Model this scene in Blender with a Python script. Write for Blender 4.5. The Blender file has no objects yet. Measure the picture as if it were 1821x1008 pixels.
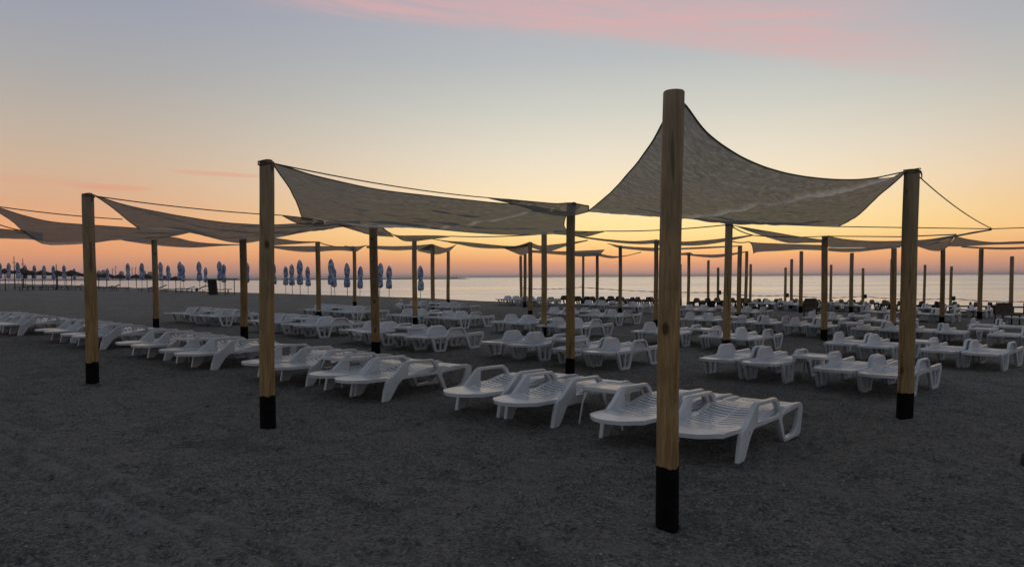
import bpy, bmesh, math, random
import numpy as np
from mathutils import Vector, noise
HAZE = 0.00009
random.seed(7); rng = np.random.default_rng(7)
S = bpy.context.scene; C = S.collection
PI = math.pi; R = math.radians

# ------------------------------------------------------------------ camera
F = 1315.0; CX = 910.5; PITCH = F/28000.0; ROLL = 0.0056; PY = 492.9 + F*math.tan(PITCH); EYE = 1.6
cam_d = bpy.data.cameras.new('camera'); cam = bpy.data.objects.new('camera', cam_d); C.objects.link(cam)
cam_d.sensor_width = 36.0; cam_d.lens = F/1821*36
cam_d.shift_y = (PY-504)/1821; cam_d.clip_start = 0.05; cam_d.clip_end = 80000
cam.location = (0, 0, EYE); cam.rotation_mode = 'QUATERNION'
from mathutils import Matrix
cam.rotation_quaternion = (Matrix.Rotation(PI/2-PITCH, 4, 'X') @ Matrix.Rotation(-ROLL, 4, 'Z')).to_quaternion()
S.camera = cam
S.render.resolution_x = 1024; S.render.resolution_y = 566
S.render.engine = 'CYCLES'
S.view_settings.view_transform = 'Standard'; S.view_settings.look = 'None'
S.view_settings.exposure = 0.0; S.view_settings.gamma = 1.0
S.cycles.max_bounces = 6; S.cycles.transparent_max_bounces = 12

def lin(c):
    out = []
    for v in c:
        v = v/255.0
        out.append(v/12.92 if v <= 0.04045 else ((v+0.055)/1.055)**2.4)
    return tuple(out) + (1.0,)

# ------------------------------------------------------------------ world: dawn sky before sunrise
GLOW_AZ = R(11.0)
W = bpy.data.worlds.new('World'); S.world = W; W.use_nodes = True
nt = W.node_tree; nt.nodes.clear()
class NB:
    def __init__(s, nt): s.nt = nt
    def n(s, t, **k):
        x = s.nt.nodes.new(t)
        for a, b in k.items(): setattr(x, a, b)
        return x
    def put(s, sock, v):
        if hasattr(v, 'is_linked') or isinstance(v, bpy.types.NodeSocket): s.nt.links.new(v, sock)
        else: sock.default_value = v
    def m(s, op, a, b=0.0, c=0.0, clamp=False):
        x = s.n('ShaderNodeMath', operation=op); x.use_clamp = clamp
        s.put(x.inputs[0], a); s.put(x.inputs[1], b); s.put(x.inputs[2], c)
        return x.outputs[0]
    def mapr(s, v, a, b, c=0.0, d=1.0, smooth=True):
        x = s.n('ShaderNodeMapRange'); x.interpolation_type = 'SMOOTHSTEP' if smooth else 'LINEAR'
        s.put(x.inputs[0], v)
        for i, q in enumerate((a, b, c, d)): x.inputs[i+1].default_value = q
        return x.outputs[0]
    def mix(s, f, a, b, mode='MIX'):
        x = s.n('ShaderNodeMix', data_type='RGBA', blend_type=mode)
        s.put(x.inputs[0], f); s.put(x.inputs[6], a); s.put(x.inputs[7], b)
        return x.outputs[2]
    def ramp(s, v, stops, interp='LINEAR'):
        x = s.n('ShaderNodeValToRGB'); x.color_ramp.interpolation = interp
        e = x.color_ramp.elements
        while len(e) < len(stops): e.new(0.5)
        for q, (p, c) in zip(e, stops): q.position = p; q.color = c
        s.put(x.inputs[0], v); return x.outputs[0]
    def noise(s, vec, scale, detail=4, rough=0.55, dist=0.0, dim='3D'):
        x = s.n('ShaderNodeTexNoise', noise_dimensions=dim)
        if vec is not None: s.nt.links.new(vec, x.inputs['Vector'])
        x.inputs['Scale'].default_value = scale; x.inputs['Detail'].default_value = detail
        x.inputs['Roughness'].default_value = rough; x.inputs['Distortion'].default_value = dist
        return x.outputs[0]
    def xyz(s, v):
        x = s.n('ShaderNodeSeparateXYZ'); s.nt.links.new(v, x.inputs[0]); return x.outputs
    def comb(s, a, b, c):
        x = s.n('ShaderNodeCombineXYZ')
        for i, q in enumerate((a, b, c)): s.put(x.inputs[i], q)
        return x.outputs[0]
B = NB(nt)
tc = B.n('ShaderNodeTexCoord')
X_, Y_, Z_ = B.xyz(tc.outputs['Generated'])
el = B.m('ARCSINE', Z_)                       # radians
az = B.m('ARCTAN2', X_, Y_)                   # 0 = straight ahead, + right
eld = B.m('MULTIPLY', el, 180/PI); azd = B.m('MULTIPLY', az, 180/PI)
dA = B.m('ABSOLUTE', B.m('SUBTRACT', azd, math.degrees(GLOW_AZ)))
t = B.m('DIVIDE', eld, 50.0, clamp=True)
def stops(l): return [(max(0, e)/50.0, lin(c)) for e, c in l]
glow = B.ramp(t, stops([(0, (180, 146, 138)), (0.7, (214, 156, 128)), (1.4, (247, 176, 118)), (2.2, (255, 204, 132)), (3.2, (257, 225, 150)),
                        (4.5, (257, 230, 168)), (6.5, (250, 229, 192)), (9, (233, 222, 201)), (12.5, (206, 206, 196)), (16, (183, 187, 188)), (21, (168, 170, 182)),
                        (30, (150, 154, 168)), (45, (138, 144, 156))]))
side = B.ramp(t, stops([(0, (152, 124, 124)), (0.8, (194, 142, 120)), (1.8, (226, 156, 114)), (3.2, (238, 170, 120)), (5.0, (220, 170, 134)),
                        (7.5, (206, 177, 151)), (10, (190, 175, 160)), (13.5, (170, 167, 166)), (17, (157, 160, 170)), (21, (145, 150, 170)),
                        (30, (136, 141, 158)), (45, (130, 136, 150))]))
back = B.ramp(t, stops([(0, (118, 122, 128)), (5, (132, 132, 137)), (12, (134, 137, 142)), (25, (130, 136, 142)), (45, (125, 132, 140)), (50, (124, 131, 140))]))
f1 = B.mapr(dA, 4.0, 44.0)
f2 = B.mapr(dA, 50.0, 120.0)
sky = B.mix(f1, glow, side)
sky = B.mix(f2, sky, back)
# pink cirrus high up and two thin streaks low on the left
cv = B.comb(B.m('ADD', B.m('MULTIPLY', azd, 0.045), B.m('MULTIPLY', eld, 0.10)), B.m('ADD', B.m('MULTIPLY', eld, 0.55), B.m('MULTIPLY', azd, 0.06)), 0.0)
n1 = B.noise(cv, 1.6, 6, 0.6, 0.4)
edge = B.m('SUBTRACT', eld, B.m('SUBTRACT', 18.0, B.m('ADD', B.m('MULTIPLY', azd, 0.09), B.m('MULTIPLY', B.m('MULTIPLY', azd, azd), 0.0032))))
edge = B.m('ADD', edge, B.m('MULTIPLY', B.m('SUBTRACT', n1, 0.5), 1.3))
mk = B.m('MULTIPLY', B.mapr(edge, -0.35, 0.9), B.mapr(edge, 8.5, 2.0))
mk = B.m('MULTIPLY', mk, B.m('MULTIPLY', B.mapr(azd, -26, -9), B.mapr(azd, 36, 19)))
n2 = B.noise(cv, 5.5, 7, 0.65, 0.8)
mk = B.m('MULTIPLY', mk, B.m('MULTIPLY', B.mapr(n1, 0.25, 0.62, 0.35, 1.0), B.mapr(n2, 0.28, 0.68, 0.55, 1.0)))
sky = B.mix(B.m('MULTIPLY', mk, 0.8), sky, lin((219, 170, 168)))
def streak(a0, e0, la, le, slope, amt, col):
    global sky
    da = B.m('DIVIDE', B.m('SUBTRACT', azd, a0), la)
    de = B.m('DIVIDE', B.m('SUBTRACT', B.m('SUBTRACT', eld, e0), B.m('MULTIPLY', B.m('SUBTRACT', azd, a0), slope)), le)
    r = B.m('ADD', B.m('MULTIPLY', da, da), B.m('MULTIPLY', de, de))
    k = B.m('MULTIPLY', B.mapr(r, 1.0, 0.0), amt)
    k = B.m('MULTIPLY', k, B.mapr(n1, 0.3, 0.6, 0.5, 1.0))
    sky = B.mix(k, sky, lin(col))
streak(-21.5, 7.45, 4.0, 0.22, -0.02, 0.5, (222, 150, 128))
streak(-28.2, 6.2, 3.2, 0.28, 0.0, 0.45, (226, 146, 122))
streak(-33.0, 6.4, 5.5, 0.35, -0.01, 0.2, (222, 150, 128))
streak(-8, 0.9, 30, 0.4, 0.0, 0.15, (190, 132, 120))
# below the horizon: nothing but dark water/sand light
sky = B.mix(B.mapr(eld, -1.5, -0.05), lin((70, 68, 70)), sky)
nish = B.n('ShaderNodeTexSky', sky_type='NISHITA'); nish.sun_disc = False
nish.sun_elevation = R(0.5); nish.sun_rotation = GLOW_AZ
sky = B.mix(0.004, sky, nish.outputs[0], 'ADD')
bg = B.n('ShaderNodeBackground'); nt.links.new(sky, bg.inputs[0]); bg.inputs[1].default_value = 1.03
out = B.n('ShaderNodeOutputWorld'); nt.links.new(bg.outputs[0], out.inputs[0])
W.cycles.sampling_method = 'MANUAL'; W.cycles.sample_map_resolution = 1024

sd = bpy.data.lights.new('sun', 'SUN'); sd.energy = 0.03; sd.angle = R(40); sd.color = (1.0, 0.62, 0.36)
sun = bpy.data.objects.new('sun', sd); C.objects.link(sun)
se = R(4.0)
sdir = Vector((math.sin(GLOW_AZ)*math.cos(se), math.cos(GLOW_AZ)*math.cos(se), math.sin(se)))
sun.rotation_euler = (-sdir).to_track_quat('-Z', 'Y').to_euler()

# ------------------------------------------------------------------ geometry of the place
def ray(u, v):
    x = u-CX; y = -(v-PY)
    c, s = math.cos(-ROLL), math.sin(-ROLL)
    x, y = c*x-s*y, s*x+c*y
    return x, F*math.cos(PITCH)+y*math.sin(PITCH), -F*math.sin(PITCH)+y*math.cos(PITCH)
def at(u, v, d):                      # a point of the scene at distance d ahead of the viewpoint
    x, y, z = ray(u, v); k = d/y
    return Vector((x*k, d, EYE+z*k))
def base(X, Y):
    t = -0.0149*X+0.0049*Y-0.06
    return 0.25*math.tanh(t/0.25) if t > 0 else 0.7*math.tanh(t/0.7)
def hit(u, v):
    x, y, z = ray(u, v); zg = -0.05; k = 0
    for i in range(60):
        k = (EYE-zg)/(-z); zg = 0.5*zg+0.5*base(x*k, y*k)
    return Vector((x*k, y*k, zg))
crest_px = [(0, 503), (149, 507.7), (252, 513), (353, 518), (440, 520.5), (500, 522.5), (645, 526.5), (760, 531), (853, 535.6), (930, 538), (1060, 541), (1230, 543.5), (1400, 546), (1600, 550), (1821, 556)]
crest = [hit(*p) for p in crest_px]
CR = np.array([(-1500, 1300), (-330, 330)]+[(p.x, p.y) for p in crest]+[(crest[-1].x+40, crest[-1].y-22), (1500, -900)], float)
def sdist(P):
    P = np.atleast_2d(P); best = np.full(len(P), 1e18); sg = np.ones(len(P))
    for a, b in zip(CR[:-1], CR[1:]):
        d = b-a; L2 = d@d; w = P-a
        tt = np.clip((w@d)/L2, 0, 1); q = w-tt[:, None]*d
        ds = (q*q).sum(1); cr = d[0]*w[:, 1]-d[1]*w[:, 0]
        m = ds < best-1e-9
        best[m] = ds[m]; sg[m] = np.sign(cr[m])
    return np.sqrt(best)*sg
def groundz(X, Y):
    z = base(X, Y); s = float(sdist(np.array([[X, Y]]))[0])
    if s > 0: z -= min(0.14*s*s/(s+3.0), 4.0)
    return z
def gpt(u, d):                        # ground point straight below column u at distance d
    x, y, z = ray(u, 520); k = d/y
    return Vector((x*k, d, groundz(x*k, d)))

# ------------------------------------------------------------------ materials
def mat(name):
    m = bpy.data.materials.new(name); m.use_nodes = True
    nt = m.node_tree; b = nt.nodes['Principled BSDF']
    return m, NB(nt), b
def bump(B, b, h, strength, dist):
    x = B.n('ShaderNodeBump'); x.inputs['Strength'].default_value = strength; x.inputs['Distance'].default_value = dist
    B.nt.links.new(h, x.inputs['Height']); B.nt.links.new(x.outputs[0], b.inputs['Normal'])
def simple(name, col, rough=0.6, var=0.25, scale=6.0, bstr=0.0, bscale=30.0, bdist=0.01, spec=0.5):
    m, B, b = mat(name)
    g = B.n('ShaderNodeTexCoord'); o = B.n('ShaderNodeObjectInfo')
    vec = B.n('ShaderNodeVectorMath', operation='ADD'); B.nt.links.new(g.outputs['Object'], vec.inputs[0])
    r = B.m('MULTIPLY', o.outputs['Random'], 37.0); B.nt.links.new(B.comb(r, r, r), vec.inputs[1])
    n = B.noise(vec.outputs[0], scale, 6, 0.6)
    k = B.mapr(n, 0.3, 0.7)
    c0 = tuple(v*(1-var) for v in col)+(1,); c1 = tuple(min(1, v*(1+var)) for v in col)+(1,)
    B.nt.links.new(B.mix(k, c0, c1), b.inputs['Base Color'])
    b.inputs['Roughness'].default_value = rough
    b.inputs['Specular IOR Level'].default_value = spec
    if bstr: bump(B, b, B.noise(vec.outputs[0], bscale, 5, 0.6), bstr, bdist)
    return m
# sand
M_sand, B, b = mat('sand')
g = B.n('ShaderNodeNewGeometry').outputs['Position']
nL = B.noise(g, 0.35, 5, 0.6); nM = B.noise(g, 3.0, 6, 0.65); nF = B.noise(g, 42.0, 4, 0.7); nG = B.noise(g, 190.0, 2, 0.6)
k = B.m('ADD', B.m('MULTIPLY', B.mapr(nL, 0.3, 0.7), 0.4), B.m('MULTIPLY', B.mapr(nM, 0.35, 0.65), 0.6))
col = B.mix(k, (0.135, 0.135, 0.126, 1), (0.25, 0.237, 0.215, 1))
nH = B.noise(g, 16.0, 5, 0.7, 0.6)
col = B.mix(B.m('MULTIPLY', B.mapr(nH, 0.50, 0.64), 0.75), col, (0.34, 0.325, 0.295, 1))
col = B.mix(B.m('MULTIPLY', B.mapr(nH, 0.47, 0.34), 0.8), col, (0.05, 0.05, 0.05, 1))
col = B.mix(B.m('MULTIPLY', B.mapr(nF, 0.51, 0.62), 0.75), col, (0.38, 0.365, 0.34, 1))
col = B.mix(B.m('MULTIPLY', B.mapr(nF, 0.47, 0.34), 0.8), col, (0.04, 0.04, 0.042, 1))
pt = B.noise(g, 1.3, 5, 0.7, 0.8)
col = B.mix(B.m('MULTIPLY', B.mapr(pt, 0.52, 0.66), 0.45), col, (0.30, 0.275, 0.255, 1))
col = B.mix(B.m('MULTIPLY', B.mapr(pt, 0.46, 0.34), 0.40), col, (0.075, 0.082, 0.08, 1))
ta = B.n('ShaderNodeAttribute'); ta.attribute_name = 'track'
col = B.mix(B.m('MULTIPLY', ta.outputs['Fac'], B.mapr(nM, 0.40, 0.60, 0.08, 0.42), clamp=True), col, (0.36, 0.35, 0.33, 1))
col = B.mix(B.m('MULTIPLY', ta.outputs['Fac'], -0.6, clamp=True), col, (0.06, 0.06, 0.06, 1))
vor = B.n('ShaderNodeTexVoronoi'); vor.inputs['Scale'].default_value = 26.0; B.nt.links.new(g, vor.inputs['Vector'])
rv = B.xyz(vor.outputs['Color'])[0]
shell = B.m('MULTIPLY', B.m('LESS_THAN', vor.outputs['Distance'], 0.16), B.m('GREATER_THAN', rv, 0.88))
col = B.mix(shell, col, (0.45, 0.43, 0.39, 1))
B.nt.links.new(col, b.inputs['Base Color']); b.inputs['Roughness'].default_value = 0.95; b.inputs['Specular IOR Level'].default_value = 0.15
hh = B.m('ADD', B.m('MULTIPLY', nF, 0.5), B.m('ADD', B.m('MULTIPLY', nG, 0.18), B.m('MULTIPLY', B.noise(g, 11.0, 4, 0.6), 1.3)))
bump(B, b, hh, 1.0, 0.10)
# sea
M_sea, B, b = mat('sea_water')
g = B.n('ShaderNodeNewGeometry').outputs['Position']
mp = B.n('ShaderNodeMapping'); mp.inputs['Scale'].default_value = (0.35, 1.0, 1.0); mp.inputs['Rotation'].default_value = (0, 0, R(-8)); B.nt.links.new(g, mp.inputs[0])
w1 = B.noise(mp.outputs[0], 0.55, 5, 0.6, 0.3); w2 = B.noise(mp.outputs[0], 0.06, 4, 0.6)
bn = B.n('ShaderNodeBump'); bn.inputs['Strength'].default_value = 0.6; bn.inputs['Distance'].default_value = 0.5
B.nt.links.new(B.m('ADD', B.m('MULTIPLY', w1, 1.0), B.m('MULTIPLY', w2, 7.0)), bn.inputs['Height'])
gl = B.n('ShaderNodeBsdfGlossy'); gl.inputs['Color'].default_value = (0.92, 0.90, 0.87, 1); gl.inputs['Roughness'].default_value = 0.25
mp3 = B.n('ShaderNodeMapping'); mp3.inputs['Scale'].default_value = (0.012, 0.05, 1); B.nt.links.new(g, mp3.inputs[0])
w3 = B.noise(mp3.outputs[0], 1.0, 6, 0.65, 0.5)
B.nt.links.new(B.mapr(w3, 0.35, 0.65, 0.17, 0.33), gl.inputs['Roughness'])
df = B.n('ShaderNodeBsdfDiffuse'); df.inputs['Color'].default_value = (0.10, 0.12, 0.13, 1)
B.nt.links.new(bn.outputs[0], gl.inputs['Normal']); mx = B.n('ShaderNodeMixShader'); mx.inputs[0].default_value = 0.90
B.nt.links.new(df.outputs[0], mx.inputs[1]); B.nt.links.new(gl.outputs[0], mx.inputs[2])
B.nt.links.new(mx.outputs[0], [n_ for n_ in B.nt.nodes if n_.type == 'OUTPUT_MATERIAL'][0].inputs[0]); B.nt.nodes.remove(b)
# wood
M_wood, B, b = mat('pine_wood')
tcn = B.n('ShaderNodeTexCoord'); oi = B.n('ShaderNodeObjectInfo'); rr = B.m('MULTIPLY', oi.outputs['Random'], 53.0)
add = B.n('ShaderNodeVectorMath', operation='ADD'); B.nt.links.new(tcn.outputs['Object'], add.inputs[0]); B.nt.links.new(B.comb(rr, rr, rr), add.inputs[1])
mp = B.n('ShaderNodeMapping'); mp.inputs['Scale'].default_value = (1, 1, 0.07); B.nt.links.new(add.outputs[0], mp.inputs[0])
gr = B.noise(mp.outputs[0], 46, 5, 0.65, 0.3); br = B.noise(mp.outputs[0], 9, 3, 0.5); bl = B.noise(add.outputs[0], 3.5, 4, 0.6)
mp2 = B.n('ShaderNodeMapping'); mp2.inputs['Scale'].default_value = (1, 1, 0.55); B.nt.links.new(add.outputs[0], mp2.inputs[0])
kv = B.n('ShaderNodeTexVoronoi'); kv.inputs['Scale'].default_value = 6.0; B.nt.links.new(mp2.outputs[0], kv.inputs['Vector'])
kr = B.xyz(kv.outputs['Color'])[0]
knot = B.m('MULTIPLY', B.mapr(kv.outputs['Distance'], 0.20, 0.08), B.m('GREATER_THAN', kr, 0.60))
c = B.mix(B.mapr(gr, 0.3, 0.7), (0.225, 0.130, 0.052, 1), (0.46, 0.295, 0.13, 1))
c = B.mix(B.m('MULTIPLY', B.mapr(br, 0.45, 0.7), 0.5), c, (0.24, 0.19, 0.11, 1))
c = B.mix(B.m('MULTIPLY', B.mapr(bl, 0.45, 0.7), 0.45), c, (0.15, 0.105, 0.06, 1))
zz = B.xyz(tcn.outputs['Object'])[2]
wx = B.mapr(B.m('ADD', zz, B.m('MULTIPLY', br, 0.8)), 1.5, 3.1)     # greyer towards the upper end
c = B.mix(B.m('MULTIPLY', wx, 0.5), c, (0.27, 0.235, 0.19, 1))
c = B.mix(B.m('MULTIPLY', knot, 0.85), c, (0.05, 0.026, 0.013, 1))
crack = B.mapr(B.noise(mp.outputs[0], 20, 2, 0.4), 0.36, 0.30)
c = B.mix(B.m('MULTIPLY', crack, 0.6), c, (0.06, 0.035, 0.018, 1))
B.nt.links.new(c, b.inputs['Base Color']); b.inputs['Roughness'].default_value = 0.75; b.inputs['Specular IOR Level'].default_value = 0.3
bump(B, b, B.m('SUBTRACT', gr, B.m('MULTIPLY', crack, 0.7)), 0.5, 0.006)
M_tar = simple('black_tar_paint', (0.006, 0.0055, 0.005), 0.9, 0.4, 14, 0.4, 40, 0.004, spec=0.12)
M_cap = simple('cut_wood_end', (0.26, 0.18, 0.10), 0.8, 0.3, 20)
M_plas = simple('white_resin', (0.575, 0.60, 0.635), 0.27, 0.12, 2.2, 0.12, 60, 0.002, spec=0.6)
M_table = simple('white_table_resin', (0.60, 0.61, 0.63), 0.28, 0.08, 3.0, 0.08, 60, 0.002)
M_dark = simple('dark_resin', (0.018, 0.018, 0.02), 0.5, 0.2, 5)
M_rope = simple('rope', (0.10, 0.085, 0.06), 0.9, 0.2, 30)
M_hem = simple('sail_hem', (0.17, 0.15, 0.115), 0.9, 0.2, 12)
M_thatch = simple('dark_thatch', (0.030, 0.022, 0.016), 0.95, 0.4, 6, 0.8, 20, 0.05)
M_pole = simple('weathered_pole', (0.06, 0.05, 0.042), 0.8, 0.3, 8)
M_metal = simple('pale_metal', (0.35, 0.35, 0.36), 0.4, 0.1, 8)
M_blue, B, b = mat('blue_white_canvas')
tcn = B.n('ShaderNodeTexCoord').outputs['Object']; oi = B.n('ShaderNodeObjectInfo'); rr = B.m('MULTIPLY', oi.outputs['Random'], 53.0)
add = B.n('ShaderNodeVectorMath', operation='ADD'); B.nt.links.new(tcn, add.inputs[0]); B.nt.links.new(B.comb(rr, rr, rr), add.inputs[1])
pn = B.noise(add.outputs[0], 4.5, 3, 0.5, 0.5)
B.nt.links.new(B.mix(B.mapr(pn, 0.44, 0.56), (0.14, 0.19, 0.36, 1), (0.42, 0.46, 0.56, 1)), b.inputs['Base Color']); b.inputs['Roughness'].default_value = 0.85
bump(B, b, B.noise(add.outputs[0], 12, 4, 0.6), 0.6, 0.03)
M_hut = simple('dark_hut_boards', (0.030, 0.025, 0.022), 0.85, 0.4, 8, 0.4, 20, 0.02)
M_red = simple('red_tape', (0.42, 0.05, 0.04), 0.6, 0.2, 8)
M_conc = simple('harbour_concrete', (0.20, 0.19, 0.19), 0.9, 0.3, 0.1)
M_steel = simple('harbour_steel', (0.16, 0.15, 0.16), 0.7, 0.3, 0.3)
M_peb = simple('pebble', (0.30, 0.28, 0.26), 0.8, 0.6, 40)
M_chair = simple('brown_fabric', (0.10, 0.075, 0.05), 0.85, 0.3, 8)
M_bark = simple('driftwood', (0.035, 0.028, 0.02), 0.9, 0.4, 18, 0.8, 30, 0.02)
# sail cloth: woven shade net, light passes through
M_sail = bpy.data.materials.new('shade_cloth'); M_sail.use_nodes = True
nt2 = M_sail.node_tree; nt2.nodes.clear(); B = NB(nt2)
uv = B.n('ShaderNodeUVMap').outputs[0]; tcn = B.n('ShaderNodeTexCoord').outputs['Object']
mpw = B.n('ShaderNodeMapping'); mpw.inputs['Scale'].default_value = (0.55, 1.0, 1.0); mpw.inputs['Rotation'].default_value = (0, 0, R(14)); nt2.links.new(uv, mpw.inputs[0])
wr = B.noise(mpw.outputs[0], 2.6, 5, 0.55, 1.2)
wr2 = B.noise(mpw.outputs[0], 11.0, 5, 0.6, 1.0)
fine = B.noise(uv, 120.0, 2, 0.7)
colr = B.mix(B.mapr(wr, 0.3, 0.72), (0.215, 0.200, 0.18, 1), (0.285, 0.265, 0.238, 1))
colr = B.mix(B.m('MULTIPLY', B.mapr(fine, 0.4, 0.75), 0.35), colr, (0.44, 0.42, 0.38, 1))
sn = B.n('ShaderNodeAttribute'); sn.attribute_name = 'seam'; colr = B.mix(B.m('MULTIPLY', sn.outputs['Fac'], 0.6), colr, (0.86, 0.80, 0.70, 1))  # band along seam and lower edge lightened: sky glow put into cloth colour
bmp = B.n('ShaderNodeBump'); bmp.inputs['Strength'].default_value = 0.42; bmp.inputs['Distance'].default_value = 0.035
nt2.links.new(B.m('ADD', B.m('ADD', wr, B.m('MULTIPLY', wr2, 0.35)), B.m('MULTIPLY', fine, 0.03)), bmp.inputs['Height'])
di = B.n('ShaderNodeBsdfDiffuse'); tr = B.n('ShaderNodeBsdfTranslucent'); tp = B.n('ShaderNodeBsdfTransparent')
for q in (di, tr): nt2.links.new(colr, q.inputs[0]); nt2.links.new(bmp.outputs[0], q.inputs['Normal'])
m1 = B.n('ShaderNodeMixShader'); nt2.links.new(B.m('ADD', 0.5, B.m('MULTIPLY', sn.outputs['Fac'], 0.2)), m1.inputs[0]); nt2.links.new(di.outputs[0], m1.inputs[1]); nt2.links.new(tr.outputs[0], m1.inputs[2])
hole = B.mapr(B.m('ADD', B.m('MULTIPLY', wr2, 0.4), B.m('MULTIPLY', fine, 0.6)), 0.40, 0.70, 0.02, 0.15)
m2 = B.n('ShaderNodeMixShader'); nt2.links.new(hole, m2.inputs[0]); nt2.links.new(m1.outputs[0], m2.inputs[1]); nt2.links.new(tp.outputs[0], m2.inputs[2])
o2 = B.n('ShaderNodeOutputMaterial'); nt2.links.new(m2.outputs[0], o2.inputs[0])

# ------------------------------------------------------------------ helpers
def mesh(name, verts, faces, smooth=True):
    me = bpy.data.meshes.new(name); me.from_pydata([tuple(v) for v in verts], [], faces); me.update()
    if smooth: me.polygons.foreach_set('use_smooth', [True]*len(me.polygons))
    return me
def obj(name, me, m, parent=None, loc=None):
    o = bpy.data.objects.new(name, me); C.objects.link(o)
    if m and not me.materials: me.materials.append(m)
    if parent: o.parent = parent
    if loc is not None: o.location = loc
    return o
def tag(o, label=None, cat=None, group=None, kind=None):
    if label: o['label'] = label
    if cat: o['category'] = cat
    if group: o['group'] = group
    if kind: o['kind'] = kind
    return o
def empty(name, loc, rz=0.0):
    o = bpy.data.objects.new(name, None); C.objects.link(o); o.location = loc; o.rotation_euler = (0, 0, rz)
    o.empty_display_size = 0.2; return o
def copy_tree(o, parent=None):
    c = o.copy(); C.objects.link(c); c.parent = parent
    for ch in o.children: copy_tree(ch, c)
    return c
class MB:
    def __init__(s): s.v = []; s.f = []
    def add(s, v, f):
        n = len(s.v); s.v += [tuple(q) for q in v]; s.f += [tuple(n+i for i in q) for q in f]
    def box(s, a, b):
        (x0, y0, z0), (x1, y1, z1) = a, b
        s.add([(x0,y0,z0),(x1,y0,z0),(x1,y1,z0),(x0,y1,z0),(x0,y0,z1),(x1,y0,z1),(x1,y1,z1),(x0,y1,z1)],
              [(0,3,2,1),(4,5,6,7),(0,1,5,4),(1,2,6,5),(2,3,7,6),(3,0,4,7)])
    def tube(s, pts, rad, n=8, caps=True):
        pts = [Vector(p) for p in pts]
        if not hasattr(rad, '__len__'): rad = [rad]*len(pts)
        rings = []
        for i, p in enumerate(pts):
            d = (pts[min(i+1, len(pts)-1)]-pts[max(i-1, 0)]).normalized()
            a = d.cross(Vector((0, 0, 1)) if abs(d.z) < 0.9 else Vector((1, 0, 0))).normalized(); b_ = d.cross(a)
            rings.append([p+(a*math.cos(2*PI*k/n)+b_*math.sin(2*PI*k/n))*rad[i] for k in range(n)])
        v = [q for r in rings for q in r]
        f = [(i*n+k, i*n+(k+1) % n, (i+1)*n+(k+1) % n, (i+1)*n+k) for i in range(len(pts)-1) for k in range(n)]
        if caps: f += [tuple(range(n))[::-1], tuple((len(pts)-1)*n+k for k in range(n))]
        s.add(v, f)
    def me(s, name, smooth=False):
        m = mesh(name, s.v, s.f, smooth)
        return m
def fix_normals(me):
    bm = bmesh.new(); bm.from_mesh(me); bmesh.ops.recalc_face_normals(bm, faces=bm.faces); bm.to_mesh(me); bm.free(); return me
def shade_auto(me, ang=40):
    me.polygons.foreach_set('use_smooth', [True]*len(me.polygons))
    bm = bmesh.new(); bm.from_mesh(me)
    for e in bm.edges:
        if len(e.link_faces) == 2 and e.calc_face_angle(0) > R(ang): e.smooth = False
    bm.to_mesh(me); bm.free(); return me
def plate(name, loops, thick, bev=0.006, y=0.0):
    """outline with holes in the x-z plane, given a real thickness and rounded rims"""
    cd = bpy.data.curves.new(name, 'CURVE'); cd.dimensions = '2D'; cd.fill_mode = 'BOTH'
    cd.extrude = max(thick/2-bev, 0.0005); cd.bevel_depth = bev; cd.bevel_resolution = 1; cd.offset = -bev
    for l in loops:
        sp = cd.splines.new('POLY'); sp.points.add(len(l)-1); sp.use_cyclic_u = True
        for p, q in zip(sp.points, l): p.co = (q[0], q[1], 0, 1)
    o = bpy.data.objects.new(name, cd); C.objects.link(o); bpy.context.view_layer.update()
    me = bpy.data.meshes.new_from_object(o.evaluated_get(bpy.context.evaluated_depsgraph_get()))
    bpy.data.objects.remove(o); bpy.data.curves.remove(cd)
    v = [(p.co.x, y-p.co.z, p.co.y) for p in me.vertices]; f = [tuple(p.vertices) for p in me.polygons]
    bpy.data.meshes.remove(me)
    return v, f
def smooth_loop(pts, closed=True, sub=3):
    """Catmull-Rom through points"""
    n = len(pts); out = []
    rng_ = range(n) if closed else range(n-1)
    P = [Vector(p) for p in pts]
    for i in rng_:
        if closed: p0, p1, p2, p3 = P[i-1], P[i], P[(i+1) % n], P[(i+2) % n]
        else: p0, p1, p2, p3 = P[max(i-1, 0)], P[i], P[i+1], P[min(i+2, n-1)]
        for k in range(sub):
            t = k/sub
            out.append(0.5*((2*p1)+(-p0+p2)*t+(2*p0-5*p1+4*p2-p3)*t*t+(-p0+3*p1-3*p2+p3)*t**3))
    if not closed: out.append(P[-1])
    return out
ORD = ['zeroth', 'first', 'second', 'third', 'fourth', 'fifth', 'sixth', 'seventh', 'eighth', 'ninth', 'tenth', 'eleventh', 'twelfth', 'thirteenth', 'fourteenth', 'fifteenth', 'sixteenth',
       'seventeenth', 'eighteenth', 'nineteenth', 'twentieth', 'twenty-first', 'twenty-second', 'twenty-third', 'twenty-fourth', 'twenty-fifth', 'twenty-sixth', 'twenty-seventh', 'twenty-eighth', 'twenty-ninth', 'thirtieth']

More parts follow.
